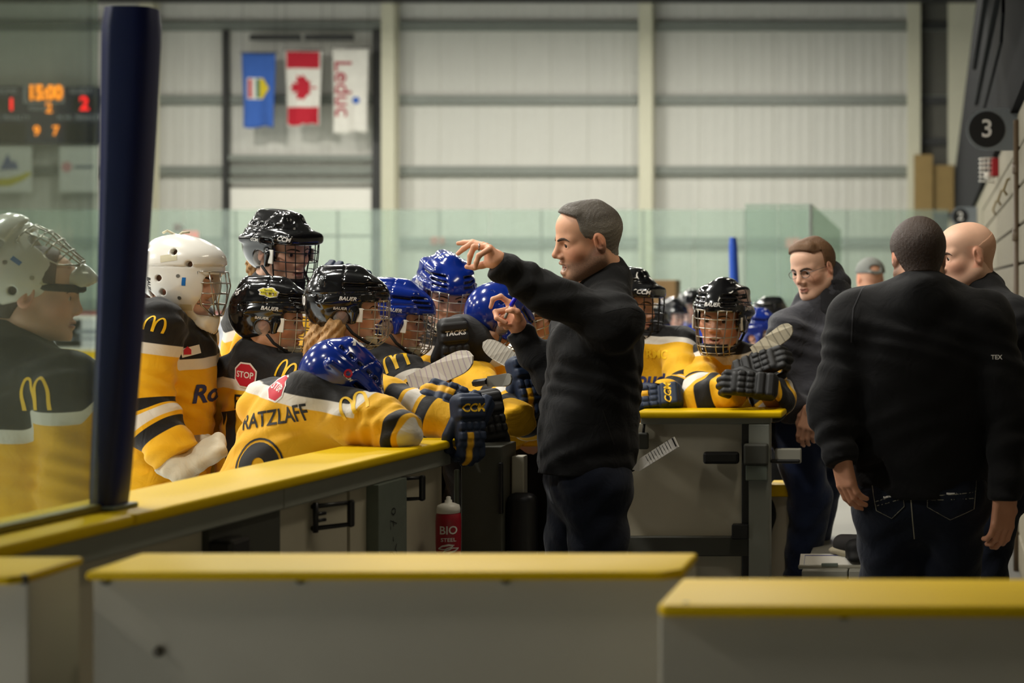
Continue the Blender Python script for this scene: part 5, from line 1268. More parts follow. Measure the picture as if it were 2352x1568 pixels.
# blue helmet facing us
K9 = kid('player in blue helmet with silver cage facing the coach, looking down', (1024, 650, 6.5), -150, -16, -3, 1.0, (1020, 775, 6.55), (1020, 1200, 6.7), [(945, 835, 6.65), (1105, 840, 6.45)], [(945, 960, 6.5), (1088, 885, 6.1)], [(1000, 990, 6.2), (1192, 968, 5.80)], 'bauer', m_hblue, p=KPx(rc=.16, rp=.17, hem=.88))
# bent blue helmet
K10 = kid('player in blue helmet bent forward over the rail beside the coach', (1150, 722, 6.3), -36, -48, 8, .92, (1120, 830, 6.4), (1100, 1190, 6.6), [(1050, 870, 6.45), (1185, 870, 6.35)], [(1060, 970, 6.2), (1215, 960, 6.1)], [(1110, 985, 6.0), (1170, 960, 5.95)], 'bauer', m_hblue, p=KPx(rc=.15, rp=.16, hem=.88, rn=.078), fw=(.6, .8, 0))
hair_lock(K10, 'hair', [W(1105, 765, 6.3), W(1120, 790, 6.32)], [.035, .025], m_hair_bl)
# black helmet partly behind the coach's arm
K11 = kid('player in black helmet and silver cage peering out under the coach’s raised arm'.replace('’', "'"), (1232, 694, 6.6), 166, -18, 4, 1.0, (1235, 830, 6.65), (1235, 1190, 6.8), [(1165, 870, 6.65), (1310, 870, 6.65)], [(1150, 970, 6.5), (1330, 970, 6.5)], [(1195, 985, 6.25), (1290, 985, 6.3)], 'bauer', m_hblack, p=KPx(rc=.15, rp=.16, hem=.88), h=.011, head='kidopen')
# the leaning player in front
K6 = kid('player in blue helmet slumped over the rail with name across a yellow back', (794, 862, 5.30), -60, -45, 6, .93, (718, 906, 5.25), (604, 1190, 5.30), [(618, 935, 5.42), (812, 955, 5.22)], [(690, 1010, 5.62), (862, 972, 5.20)], [(800, 960, 5.65), (915, 990, 5.15)], 'ccm', m_hblue, cage='black', chin='black', p=KPx(rc=.178, rp=.185, rs=.074, re=.082, rw=.07, yb=.0, yf=.0, ya=.03, keepN=True, rn=.072, nocut=True, sloff=(.2, .215), ysp=(-.15, 0, -.99), yl=0.0), h=.0075,
        stickers=numstick('2', (.06, -.13, .4), (-.1, .25, -1), .06) + [(ngon2d(.014, 14), m_stopred, (.4, -.03, .055), (-1, 0, 0)), (ngon2d(.008, 12), m_jnavy, (.4, -.03, .055), (-1, 0, 0))], fw=(.3, 1, 0))
bv = K6['bv'](); jd = (.06, 1, -.12)
stop_patch(K6, bv, 640, 890, jd, (.32, 0, 1))
jdecal(K6, bv, 'name_lettering', text2d('RATZLAFF', .066, .014, xs=.84), m_jblack, 630, 960, jd, (-.12, 0, 1))
nm = 592, 1066
jdecal(K6, bv, 'back_number_outline', stroke2d([(.076 * math.cos(a), .076 * math.sin(a)) for a in np.linspace(0, 2 * math.pi, 28)[:-1]], .006, True), m_jblack, *nm, jd, UPZ)
jdecal(K6, bv, 'back_number', stroke2d([(.043 * math.cos(a), .043 * math.sin(a)) for a in np.linspace(0, 2 * math.pi, 28)[:-1]], .046, True), m_jblack, *nm, jd, UPZ)
jdecal(K6, bv, 'arches', arches2d(.085), m_gold, 812, 928, (.1, 1, -.2), (-.6, 0, 1))
# gloves on the rail
glove(K3['root'], W(792, 628, 6.12) - Vector(K3['r0']), frame((1, .1, -.15), (0, -.4, 1)), m_gnavy, .7)
glove(K5['root'], W(1056, 928, 5.52) - Vector(K5['r0']), frame((-.85, -.2, .38), (.0, -.75, .65)), m_gnavy, .95)
glove(K5['root'], W(1075, 975, 5.36) - Vector(K5['r0']), frame((.12, -.15, -1), (.8, -.8, .1)), m_gnavy, .88, 'CCM', m_gold, 180)
glove(K7['root'], W(1126, 962, 5.62) - Vector(K7['r0']), frame((.25, -.15, -1), (.5, -1, .2)), m_gblack, .88)
glove(K9['root'], W(1044, 796, 6.12) - Vector(K9['r0']), frame((.08, .05, -1), (.45, -1, .1)), m_gblack, .95, 'TACKS', m_print, 180)
glove(K10['root'], W(1206, 880, 5.92) - Vector(K10['r0']), frame((.3, -.2, -.9), (.6, -.6, .3)), m_gnavy, .88)

# ---------------------------------------------------------------- goalies
K2 = kid('goalie in white mask standing on the ice beside the blue padded post', (405, 616, 5.9), -86, -3, 0, 1.04, (378, 695, 5.92), (352, 1150, 5.95), [(352, 752, 5.72), (425, 745, 6.12)], [(322, 925, 5.70), (470, 930, 6.2)], [(405, 1048, 5.68), (490, 1010, 6.15)], 'goalie', m_hwhite, p=KPx(rc=.175, rp=.20, flat=.9, ru=.095, re=.095, rw=.078, yf=.10, yb=.15, rs=.085), h=.008)
bk = shared('helmet_back_plate', helmet_data('goalieback')[0], K2['hel'], m_hwhite); bk.matrix_local = Matrix.Translation((0, .014, 0))
tubes('mask_lace', [([Vector((.01 * math.sin(i * 2.1), -.06 + i * .016, .158 + .008 * math.sin(i * 1.7))) for i in range(6)], .004)], m_ltape, K2['hel'])
hair_lock(K2, 'hair', [W(352, 660, 5.95), W(345, 690, 5.95)], [.045, .03], m_hair_d)
bv = K2['bv'](); jdecal(K2, bv, 'arches', arches2d(.058), m_gold, 354, 745, (0, 1, 0), (.3, 0, 1))
jdecal(K2, bv, 'crest_patch', rect2d(.062, .030), m_stopw, 438, 806, (-.5, 1, 0), (-.25, 0, 1)); jdecal(K2, bv, 'crest_mark', poly2d([(-.012, -.01), (.012, -.01), (.012, .006), (0, .018), (-.012, .006)]), m_stopred, 430, 807, (-.5, 1, 0), UPZ, .004)
jdecal(K2, bv, 'team_lettering', move2d(text2d('Roughnecks', .085, .03, .2), .21), m_jnavy, 437, 908, (-.55, 1, 0), UPZ, .003); 
m_pad = cloth_mat('goalie_leather', (196, 186, 162), .7, .5)
def pad_solid(P, name, boxes, m):
    ps = [b for b in boxes]; lo = np.min([A3(b[0]) for b in ps], 0) - .2; hi = np.max([A3(b[0]) for b in ps], 0) + .2; s = Solid(lo, hi, .007)
    for c, hs, rot, r in ps: s.box(A3(c), hs, r, .012, rot=np.array(rot))
    s.warp(lambda X, Y, Z: .002 * np.sin(90 * X + 60 * Z + 5 * np.sin(40 * Y))); V, Q = s.mesh(1); return shared(name, mesh_np(name, V - P['r0'], Q, [m]), P['root'])
pad_solid(K2, 'catching_glove', [(W(418, 1072, 5.66), (.05, .05, .04), frame((1, 0, -.2), (0, 0, 1)), .025), (W(455, 1052, 5.66), (.058, .098, .024), frame((.80, .1, .50), (-.35, -.6, .6)), .022), (W(440, 1022, 5.80), (.035, .07, .03), frame((.8, .1, .1), (0, 0, 1)), .025), (W(388, 1062, 5.66), (.03, .03, .045), frame((1, 0, -.5), (0, 0, 1)), .02)], m_pad)
pad_solid(K2, 'leg_pad', [(W(465, 1010, 6.15), (.06, .05, .17), frame((.3, -1, 0), (.1, 0, 1)), .04)], mat('pad_tan', (150, 140, 96), .7))
# goalie behind the glass with the mask pushed up
K1 = kid('goalie seen from behind through the bench glass with white mask pushed up', (72, 640, 4.75), -68, -4, 0, 1.05, (58, 812, 4.75), (50, 1290, 4.85), [(-78, 885, 4.85), (162, 890, 4.68)], [(-120, 1080, 4.85), (178, 1130, 4.72)], [(-60, 1190, 4.8), (165, 1360, 4.72)], 'goalie', m_hwhite, p=KPx(rc=.19, rp=.21, rs=.08, ru=.09, re=.09, rn=.075, yb=.195, yl=-.4), h=.0085, fw=(.3, 1, 0))
hm1 = K1['hel']; Mh = rotm(-72, 52, 0); hm1.matrix_local = Matrix.Translation(Vector(W(28, 640, 4.75)) - Vector(K1['r0'])) @ Mh.to_4x4() @ Matrix.Scale(1.08, 4)
tubes('head_band', [([(.075 * math.sin(a), .02 + .095 * math.cos(a), .028) for a in np.linspace(R(-100), R(100), 14)], .011)], m_strap, K1['root']).matrix_local = Matrix.Translation(Vector(K1['pos'])) @ K1['M'].to_4x4()
def cap_hair(P, name, m, f_cut, grow=.008, h=.004, tuft=None, noise=.0008, grey=None, fade=.003):
    """short hair: skull grown outward, kept where f_cut(x,y,z) > 0"""
    s = Solid((-.11, -.15, -.13), (.11, .13, .17), h)
    s.ell((0, -.016, .036), (.077 + grow, .100 + grow, .088 + grow), .02); s.ell((0, .032, .056), (.064 + grow, .058 + grow, .050 + grow), .035); s.cone((0, -.035, -.02), (0, -.050, -.09), .058 + grow * .5, .054, .03)
    if tuft: tuft(s)
    s.warp(lambda X, Y, Z: fade * sstep(.06, -.03, Z) + 0 * X + 0 * Y)
    s.warp(lambda X, Y, Z: noise * (np.sin(520 * X + 9 * np.sin(40 * Y) + 90 * Y) + np.sin(430 * X - 310 * Z + 80 * Y)) * .5)
    X, Y, Z = np.meshgrid(*s.ax, indexing='ij', sparse=True); s.d = np.maximum(s.d, -f_cut(X, Y, Z).astype(np.float32))
    V, Q = s.mesh(1); o = shared(name, mesh_np(name, V, Q, [m], True, None, {'grey': grey(V) if grey else np.zeros(len(V))}), P['root'])
    o.matrix_local = Matrix.Translation(Vector(P['pos'])) @ P['M'].to_4x4() @ Matrix.Scale(P['sc'], 4); return o
full = lambda X, Y, Z: np.minimum(np.minimum(.9 * (.058 - Y) + .9 * np.maximum(Z - .06, 0) + 0 * X, Z + .075 + np.maximum(Y + .02, 0) * 1.4 - .0 * X), 1)
cap_hair(K1, 'hair', m_hair_d, lambda X, Y, Z: np.minimum(.05 - Y + 0 * X + 0 * Z, Z + .06 - 1.9 * np.clip(Y + .05, 0, .05) + 0 * X))
bv = K1['bv'](); jdecal(K1, bv, 'arches', arches2d(.105), m_gold, 78, 905, (0, 1, -.1), UPZ)

# ---------------------------------------------------------------- players beyond the gate
K13 = kid('player in black helmet standing behind the gate half hidden by the coach', (1438, 675, 6.8), -104, -4, 0, 1.0, (1470, 770, 6.85), (1480, 1180, 6.95), [(1420, 800, 6.85), (1560, 800, 6.8)], [(1420, 920, 6.75), (1578, 902, 6.55)], [(1440, 925, 6.45), (1512, 914, 6.38)], 'ccm', m_hblack, cage='black', chin='black', p=KPx(rc=.165, rp=.175, yf=-.03, yb=.08), fw=(-.25, -1, 0), ground=0.0)
glove(K13['root'], W(1508, 914, 6.38) - Vector(K13['r0']), frame((-1, -.1, -.1), (.1, -1, .5)), m_gnavy, .88, 'CCM', m_gold)
bv = K13['bv'](); jdecal(K13, bv, 'chest_patch', text2d('RMC', .045, .03), m_gold, 1510, 814, (0, 1, 0), UPZ); jdecal(K13, bv, 'crest', text2d('Rough', .075, .03, .2), m_jnavy, 1490, 872, (0, 1, 0), UPZ)
K14 = kid('player in caged black helmet leaning with gloves folded on the gate', (1660, 706, 6.67), 171, -4, -3, 1.0, (1665, 815, 6.72), (1670, 1180, 6.95), [(1600, 845, 6.75), (1735, 845, 6.75)], [(1612, 912, 6.45), (1775, 915, 6.42)], [(1690, 895, 6.40), (1738, 893, 6.30)], 'bauer', m_hblack, chin='black', stickers=[(text2d('BAUER', .02, .02, .25), m_print, (0, .4, .068), (0, -1, 0))], p=KPx(rc=.155, rp=.165, re=.080, rw=.062, yf=-.02, yb=.08), fw=(0, -1, 0), ground=0.0, head='kidopen', skin=m_skin2)
glove(K14['root'], W(1726, 884, 6.29) - Vector(K14['r0']), frame((-1, -.15, .12), (.1, -1, .35)), m_gblack, .88)
glove(K14['root'], W(1742, 842, 6.40) - Vector(K14['r0']), frame((.6, -.1, .25), (-.2, -1, .5)), m_gblack, .9)
BKP = KPx(rc=.17, rp=.19)
for (px, py, Y, yaw, hm, lab) in ((1542, 716, 14.0, -120, m_hblack, 'far player in black helmet standing in front of the tan crate'), (1590, 694, 15.0, 150, m_hblack, 'far player in black helmet between the tan crate and the slim blue post'), (1738, 752, 10.0, -100, m_hblue, 'far player in blue helmet and blue jersey beyond the gate'), (1768, 716, 13.0, 120, m_hblack, 'far player in black helmet between the slim blue post and the grey-jacketed man'), (1500, 742, 12.5, 160, m_hblack, 'far player in black helmet mostly hidden behind the player at the gate')):
    s = F / Y; q = lambda dx, dz, dy=0: (px + dx * s, py - dz * s, Y + dy)
    kid(lab, (px, py, Y), yaw, -5, 0, 1.0, q(0, -.20), q(0, -.75), [q(-.16, -.30), q(.16, -.30)], [q(-.22, -.52), q(.22, -.52)], [q(-.16, -.70, -.1), q(.16, -.70, -.1)], 'bauer', hm, p=BKP, top=m_bjersey, h=.02, simple=True, ground=0.0 if py < 1000 and px > 1490 else ICE_Z)
# ---------------------------------------------------------------- the coach
head_arrays('coach', h=.0024, mouth=.014, beard=True, gaze=(-.18, -.12), neck=.03, browz=.002)
head_arrays('adult', h=.0034, gaze=(0, -.15), neck=.03); head_arrays('adultbeard', h=.0034, beard=True, neck=.03)
YC = 5.70
def hz(zx, zy, Y): return A3(W(1040 + zx / 6.533, 530 + zy / 6.533, Y))
def finger_solid(chains, palm, h=.0022):
    pts = np.array([p for c in chains for p in c[0]] + [p for c in palm for p in c[0]]); s = Solid(pts.min(0) - .03, pts.max(0) + .03, h)
    for pts_, rs in palm: s.chain(pts_, rs, .014)
    for pts_, rs in chains: s.chain(pts_, rs, .0045)
    return s.mesh()
fr = [.0100, .0088, .0082, .0066]
Lh = finger_solid([([hz(440, 215, 5.40), hz(300, 172, 5.41), hz(170, 178, 5.42), hz(82, 188, 5.42)], fr), ([hz(455, 222, 5.37), hz(285, 190, 5.375), hz(165, 265, 5.38), hz(78, 342, 5.385)], fr),
                   ([hz(500, 245, 5.34), hz(318, 240, 5.33), hz(262, 370, 5.33), hz(242, 488, 5.335)], fr), ([hz(545, 275, 5.315), hz(392, 372, 5.30), hz(355, 470, 5.30), hz(338, 548, 5.305)], [.0094, .0082, .0076, .0062]),
                   ([hz(560, 480, 5.375), hz(440, 515, 5.375), hz(320, 545, 5.37), hz(212, 538, 5.37)], [.0135, .0110, .0095, .0075])],
                  [([hz(450, 218, 5.385), hz(660, 425, 5.37)], [.012, .022]), ([hz(550, 265, 5.33), hz(655, 420, 5.34)], [.013, .022]), ([hz(500, 240, 5.355), hz(600, 400, 5.36)], [.013, .022]), ([hz(560, 470, 5.37), hz(640, 430, 5.36)], [.018, .023]), ([hz(640, 425, 5.36), hz(760, 500, 5.38)], [.026, .028])])
Rh = finger_solid([([hz(850, 1080, 5.80), hz(715, 985, 5.78), hz(605, 1025, 5.765), hz(568, 1145, 5.765)], fr), ([hz(840, 1180, 5.79), hz(640, 1215, 5.765), hz(660, 1310, 5.75), hz(800, 1375, 5.755)], fr),
                   ([hz(860, 1240, 5.79), hz(690, 1310, 5.775), hz(720, 1400, 5.765), hz(850, 1420, 5.77)], fr), ([hz(880, 1290, 5.79), hz(760, 1400, 5.785), hz(800, 1450, 5.775), hz(890, 1440, 5.78)], [.0092, .0082, .0075, .0062]),
                   ([hz(990, 1300, 5.77), hz(960, 1215, 5.745), hz(885, 1190, 5.735), hz(820, 1200, 5.735)], [.0135, .0112, .0095, .0075])],
                  [([hz(850, 1090, 5.80), hz(960, 1380, 5.80)], [.014, .022]), ([hz(880, 1250, 5.80), hz(970, 1400, 5.80)], [.018, .024]), ([hz(980, 1300, 5.785), hz(960, 1420, 5.80)], [.018, .024]), ([hz(960, 1400, 5.80), hz(1010, 1560, 5.84)], [.026, .027])])
JC = dict(N=W(1398, 652, YC + .03), PV=W(1352, 1105, YC + .02), sh=[W(1338, 728, YC + .20), W(1412, 742, YC - .17)], el=[W(1272, 872, YC + .16), W(1240, 668, YC - .26)], wr=[W(1192, 762, YC + .13), W(1146, 606, YC - .33)], fw=(-1, -.22, 0))
CP = dict(rc=.195, rp=.190, flat=.80, rs=.083, ru=.086, re=.062, rw=.047, rn=.068, collar=.045, hem=A3(W(1350, 1082, YC))[2], belly=(.03, .165), wr=.003, rip=.006, hb=.012)
hd = (W(1350, 554, YC), 119, -9, -6, 1.02)
lg = [(W(1290, 1480, YC + .10), W(1285, 1680, YC + .10)), (W(1385, 1480, YC - .06), W(1395, 1690, YC - .06))]
lg = [(A3(a), A3(Vector((b.x, b.y, .08)))) for a, b in lg]
COACH = person('bearded coach in black pullover raising his arm and holding a blue marker', JC, hd, m_pull, CP, 0.0, m_jeans, m_skin_c, 'coach', h=.0065, gloves=[Lh, Rh], clothname='pullover', legs=lg, rleg=(.105, .085, .065))
def ctuft(s): s.cone((-.042, .045, .092), (.042, .045, .092), .020, .020, .02); s.cone((0, .045, .102), (0, -.04, .106), .022, .016, .03); s.cone((-.028, .055, .094), (.028, .055, .094), .016, .016, .02)
def cfade(X, Y, Z):
    front = .9 * (.056 - Y) + 1.1 * np.maximum(Z - .086, 0) - .25 * np.maximum(np.abs(X) - .03, 0)          # hairline over the forehead
    templ = .030 - Y + .55 * np.maximum(Z - .02, 0) + .0 * X
    low = Z + .055 - 1.9 * np.clip(Y + .045, 0, .035)
    return np.minimum(np.minimum(np.where(Z > .085, front, np.minimum(front, templ)), low), .05)
cap_hair(COACH, 'hair', m_hair_c, cfade, .0042, .0028, ctuft, .0006, lambda V: sstep(.085, .03, V[:, 2]) * .8 + .10, .0048)
# brows are part of the head; ring on the finger, marker in the other hand
rc = (hz(395, 243, 5.335) - COACH['r0']); ax = nrm(hz(318, 240, 5.33) - hz(500, 245, 5.34)); o1 = nrm(np.cross(ax, (0, 0, 1))); o2 = np.cross(ax, o1)
tubes('ring', [([Vector(rc + (o1 * math.cos(a) + o2 * math.sin(a)) * .0102) for a in np.linspace(0, 2 * math.pi, 22)[:-1]], .0022, True)], mat('ring_silver', (150, 150, 156), .25, metal=1.0), COACH['root'])
mk = empty('marker_pen', Vector(hz(780, 1310, 5.745)), label='blue capped marker pen held in the coach\'s right hand', cat='marker')
mo = Vector(hz(780, 1310, 5.745)); a0 = Vector(hz(815, 1240, 5.745)) - mo; a1 = Vector(hz(872, 1130, 5.745)) - mo; a2 = Vector(hz(950, 990, 5.745)) - mo
tubes('pen_body', [([Vector((0, 0, 0)), a0, a1], .0048)], mat('pen_grey', (170, 168, 160), .4), mk, 10)
tubes('pen_cap', [([a1, a1.lerp(a2, .05), a1.lerp(a2, .95), a2], [.0062, .0075, .0075, .0055])], mat('pen_blue', (24, 24, 200), .3), mk, 12)
# line-up sheet in his back pocket
sh = empty('paper_sheet', W(1458, 1082, YC - .05), label='folded white line-up sheet sticking out of the coach\'s back pocket', cat='paper')
so = sh.location; c = [W(1452, 1078, YC - .05), W(1470, 1052, YC - .05), W(1547, 1003, YC - .02), W(1558, 1026, YC - .02), W(1468, 1082, YC - .05)]
bm = bmesh.new(); prism(bm, [p - so for p in c], Vector((.003, .004, 0))); bm_obj('sheet', bm, m_stopw, sh)
e = (c[2] - c[1]).normalized(); u = (c[3] - c[2]).normalized()
flat('printed_rows', join2d(*[move2d(rect2d(.0018, .018 + .006 * (i % 3)), .02 + i * .0105, -.013) for i in range(9)], move2d(rect2d(.005, .030), .122, -.016)), m_jblack, sh, c[1] - so + Vector((0, -.004, 0)), e, -u)
# quarter-zip collar edge and back pocket stitching
bvj = COACH['bv']()
decal('shoulder_seam', stroke2d([(-.10, .03), (-.03, .055), (.05, .045), (.10, -.01)], .003), mat('seam_black', (20, 20, 21), .9), COACH['top'], bvj, W(1432, 690, YC - .5), (0, 1, -.3), UPZ, off=.0015, mtx=Matrix.Translation(Vector(COACH['r0'])))
decal('pocket_zip', rect2d(.004, .12), m_strap, COACH['top'], bvj, W(1330, 1010, YC - .6), (0, 1, 0), (-.3, 0, 1), off=.0015, mtx=Matrix.Translation(Vector(COACH['r0'])), far=1.5)

# ---------------------------------------------------------------- the man with his back to us
YM = 5.26
handL = relaxed_hand(W(1929, 1046, 5.15), frame((.22, -.02, -1), (-.75, -.65, 0)), 1.06, .8, 1); handR = relaxed_hand(W(2310, 1140, 5.16), frame((-.1, .0, -1), (.55, -.8, 0)), 1.06, 1.0, -1)
JM = dict(N=W(2112, 655, YM), PV=W(2115, 1150, YM + .02), sh=[W(1972, 735, YM), W(2258, 738, YM)], el=[W(1912, 940, YM - .05), W(2322, 950, YM - .03)], wr=[W(1932, 1058, 5.14), W(2308, 1150, 5.15)], fw=(-.12, 1, 0))
MP = dict(rc=.225, rp=.200, flat=.68, rs=.088, ru=.090, re=.074, rw=.050, rn=.076, collar=.03, hem=A3(W(2100, 1138, YM))[2], wr=.0028, rip=.006, hb=.012)
MAN = person('dark-haired man in black pullover and jeans standing with his back turned', JM, (W(2109, 594, YM + .01), 12, -10, 0, .94), m_pull2, MP, 0.0, m_jeans, m_skin2, 'adultbeard', h=.0075, gloves=[handL, handR], clothname='pullover', rleg=(.108, .088, .068))
def fullhair(X, Y, Z): return np.minimum(np.minimum(.055 - Y + .8 * np.maximum(Z - .07, 0) + 0 * X, Z + .058 - 2.2 * np.clip(Y + .055, 0, .034) * (np.abs(X) > .04)), .05)
cap_hair(MAN, 'hair', m_hair_b, fullhair, .011, .0036, None, .0006)
bv = MAN['bv']()
decal('shoulder_seam', stroke2d([(-.13, -.10), (-.125, 0), (-.10, .06), (-.05, .10)], .004), mat('seam_grey', (50, 50, 54), .9), MAN['top'], bv, W(2045, 715, YM - .6), (0, 1, 0), UPZ, off=.0015, far=1.5, mtx=Matrix.Translation(Vector(MAN['r0'])))
decal('sleeve_lettering', text2d('TEX', .018, .02), m_print, MAN['top'], bv, W(2303, 839, YM - .6), (0, 1, 0), UPZ, off=.0015, far=1.5, mtx=Matrix.Translation(Vector(MAN['r0'])))
# jeans pockets, seam and red wallet
tro = [c for c in MAN['root'].children if c.name.startswith('trousers')][0]
bvt = BVHTree.FromPolygons([v.co + Vector(MAN['r0']) for v in tro.data.vertices], [p.vertices for p in tro.data.polygons])
m_stitch = mat('stitching', (150, 146, 128), .8)
def jpocket(px, py, w, h_, sk):
    def dj(nm, g, m): decal(nm, g, m, tro, bvt, W(px, py, YM - .6), (0, 1, 0), (sk, 0, 1), off=.003, far=1.2, mtx=Matrix.Translation(Vector(MAN['r0'])))
    dj('pocket', poly2d([(-w, h_), (w, h_), (w * .92, -h_ * .55), (0, -h_), (-w * .92, -h_ * .55)]), m_jeans)
    for pl in ([(-w, h_), (w, h_), (w * .92, -h_ * .55), (0, -h_), (-w * .92, -h_ * .55), (-w, h_)], [(-w, h_ * .82), (w, h_ * .82)], [(-w * .95, -.01), (w * .95, .005)], [(-w * .95, -.022), (w * .95, -.012)]): dj('pocket_stitching', stroke2d(pl, .0022), m_stitch)
    dj('bartack', rect2d(.03, .005), m_stopw); 
jpocket(2028, 1192, .045, .065, -.15); jpocket(2188, 1185, .075, .078, .05)
decal('wallet_edge', rect2d(.085, .008), mat('wallet_red', (150, 44, 30), .6), tro, bvt, W(2185, 1133, YM - .6), (0, 1, 0), (.05, 0, 1), off=.004, far=1.2, mtx=Matrix.Translation(Vector(MAN['r0'])))
decal('centre_seam', stroke2d([(-.02, .1), (0, 0), (.01, -.12)], .003), m_stitch, tro, bvt, W(2085, 1200, YM - .6), (0, 1, 0), UPZ, off=.003, far=1.2, mtx=Matrix.Translation(Vector(MAN['r0'])))

# ---------------------------------------------------------------- the bald man behind him, one shoe up on the bench
YD = 6.0
JB = dict(N=W(2272, 668, YD + .02), PV=W(2262, 1120, YD + .05), sh=[W(2205, 745, YD + .22), W(2325, 745, YD - .16)], el=[W(2195, 930, YD + .22), W(2345, 930, YD - .14)], wr=[W(2150, 1010, YD + .15), W(2330, 1080, YD - .1)], fw=(-1, -.3, 0))
BP = dict(rc=.205, rp=.20, flat=.8, rs=.085, ru=.088, re=.07, rw=.05, rn=.072, collar=.03, hem=A3(W(2200, 1130, YD))[2], wr=.003, hb=.014)
ft = W(2040, 1256, 6.45); ft.z = SEAT
lgB = [(A3(W(2120, 1080, 6.35)), A3(Vector((ft.x + .02, ft.y, SEAT + .10)))), (A3(Vector((W(2262, 1000, YD).x, YD, .5))), A3(Vector((W(2265, 1000, YD).x, YD + .02, .08))))]
BALD = person('bald man in black pullover with one shoe up on the bench', JB, (W(2219, 590, YD), 112, -6, 0, .96), m_pull2, BP, 0.0, m_jeans, m_skin, 'adult', h=.009, clothname='pullover', legs=lgB)
cap_hair(BALD, 'cropped_hair', mat('scalp_stubble', (214, 166, 138), .7), lambda X, Y, Z: np.minimum(np.minimum(-.005 - Y + 0 * Z + 0 * X, .062 - Z - .5 * (Y + .06)), np.minimum(Z + .06 - 1.6 * np.clip(Y + .05, 0, .035), .05)), .0012, .0045, None, .0003)
tubes('collar_trim', [([Vector((.066 * math.cos(a) + .0, .066 * math.sin(a), -.142 + .02 * math.sin(a))) for a in np.linspace(0, 2 * math.pi, 25)[:-1]], .006, True)], mat('trim_red', (150, 30, 26), .7), BALD['root']).matrix_local = Matrix.Translation(Vector(BALD['pos'])) @ BALD['M'].to_4x4()
s = Solid(A3(ft) + np.array((-.32, -.09, -.01)), A3(ft) + np.array((.12, .09, .16)), .005); f0 = A3(ft)
s.cone(f0 + np.array((-.02, 0, .06)), f0 + np.array((-.17, 0, .075)), .048, .036, .03); s.cone(f0 + np.array((.0, 0, .09)), f0 + np.array((.0, 0, .06)), .048, .05, .02)
V, Q = s.mesh(1); shared('raised_shoe', mesh_np('raised_shoe', V - BALD['r0'], Q, [mat('shoe_grey', (52, 50, 50), .8)]), BALD['root'])
s = Solid(f0 + np.array((-.32, -.09, -.01)), f0 + np.array((.12, .09, .12)), .005); s.cone(f0 + np.array((.02, 0, .018)), f0 + np.array((-.07, 0, .018)), .046, .05, .02, flat=((0, 0, 1), .33)); s.cone(f0 + np.array((-.07, 0, .018)), f0 + np.array((-.185, 0, .052)), .05, .036, .02, flat=((0, 0, 1), .4))
V, Q = s.mesh(1); shared('shoe_sole', mesh_np('shoe_sole', V - BALD['r0'], Q, [mat('sole_cream', (186, 176, 150), .6)]), BALD['root'])

# ---------------------------------------------------------------- the man in the grey jacket
YJk = 6.95
hJ = relaxed_hand(W(1868, 935, 6.7), frame((-.3, -.1, -1), (-.3, -1, 0)), 1.0, 1.0, 1)
JJ = dict(N=W(1888, 700, YJk), PV=W(1868, 975, YJk + .02), sh=[W(1818, 765, YJk - .06), W(1962, 755, YJk + .08)], el=[W(1800, 885, YJk - .06), W(1990, 885, YJk + .02)], wr=[W(1838, 955, YJk - .2), W(1960, 965, YJk - .12)], fw=(-.45, -1, 0))
GP = dict(rc=.200, rp=.195, flat=.74, rs=.085, ru=.092, re=.082, rw=.062, rn=.088, collar=.09, hem=A3(W(1868, 965, YJk))[2], wr=.005, rip=.008, belly=(.02, .17), hb=.014)
lgJ = [(A3(W(1862, 1150, YJk - .05)), A3(Vector((W(1822, 1000, YJk).x, YJk, .08)))), (A3(W(1876, 1150, YJk + .12)), A3(Vector((W(1832, 1000, YJk).x, YJk + .12, .08))))]
JAC = person('man with glasses in grey jacket looking down past the gate', JJ, (W(1868, 618, YJk - .03), 146, -14, 4, .94), m_jacket, GP, 0.0, m_trk, m_skin, 'adult', h=.009, gloves=[hJ], clothname='jacket', legs=lgJ, rleg=(.10, .082, .062))
cap_hair(JAC, 'hair', m_hair_l, lambda X, Y, Z: np.minimum(np.minimum(.062 - Y + 1.4 * np.maximum(Z - .085, 0) + 0 * X, np.where(Z < .08, .012 - Y + 0 * X, .1)), np.minimum(Z + .05 - 1.8 * np.clip(Y + .05, 0, .035), .05)), .008, .004, lambda s: (s.cone((-.04, .048, .100), (.04, .048, .100), .024, .022, .02), s.cone((0, .045, .104), (0, -.05, .108), .026, .018, .03)), .0008)
N0 = JAC['J']['N']; fwj = nrm(np.array((-.45, -1, 0))); s = Solid(N0 - .2, N0 + .2, .006)
s.cone(N0 + np.array((0, 0, -.05)), N0 + np.array((0, 0, .055)), .125, .098, .01); s.cone(N0 + np.array((0, 0, -.04)), N0 + np.array((0, 0, .20)), .100, .082, .006, sub=True); s.cut((0, 0, 1), N0 + np.array((0, 0, .075)) , .01)
s.ell(N0 + fwj * .11 + np.array((0, 0, .05)), (.035, .05, .075), .01, sub=True, rot=np.array(frame(fwj, (0, 0, 1)))); s.warp(lambda X, Y, Z: .003 * np.sin(60 * X + 40 * Z))
V, Q = s.mesh(1); shared('jacket_collar', mesh_np('jacket_collar', V - JAC['r0'], Q, [cloth_mat('jacket_collar_dark', (34, 34, 38), .85, .4)]), JAC['root'])
gls = []
for q in (-1, 1):
    gls.append(([Vector((q * .033 + .023 * math.cos(a), .098, .0 + .016 * math.sin(a))) for a in np.linspace(0, 2 * math.pi, 19)[:-1]], .0014, True)); gls.append(([Vector((q * .056, .096, .006)), Vector((q * .074, .06, .008)), Vector((q * .082, -.01, .008))], .0011))
gls.append(([Vector((-.011, .100, .004)), Vector((.011, .100, .004))], .0016))
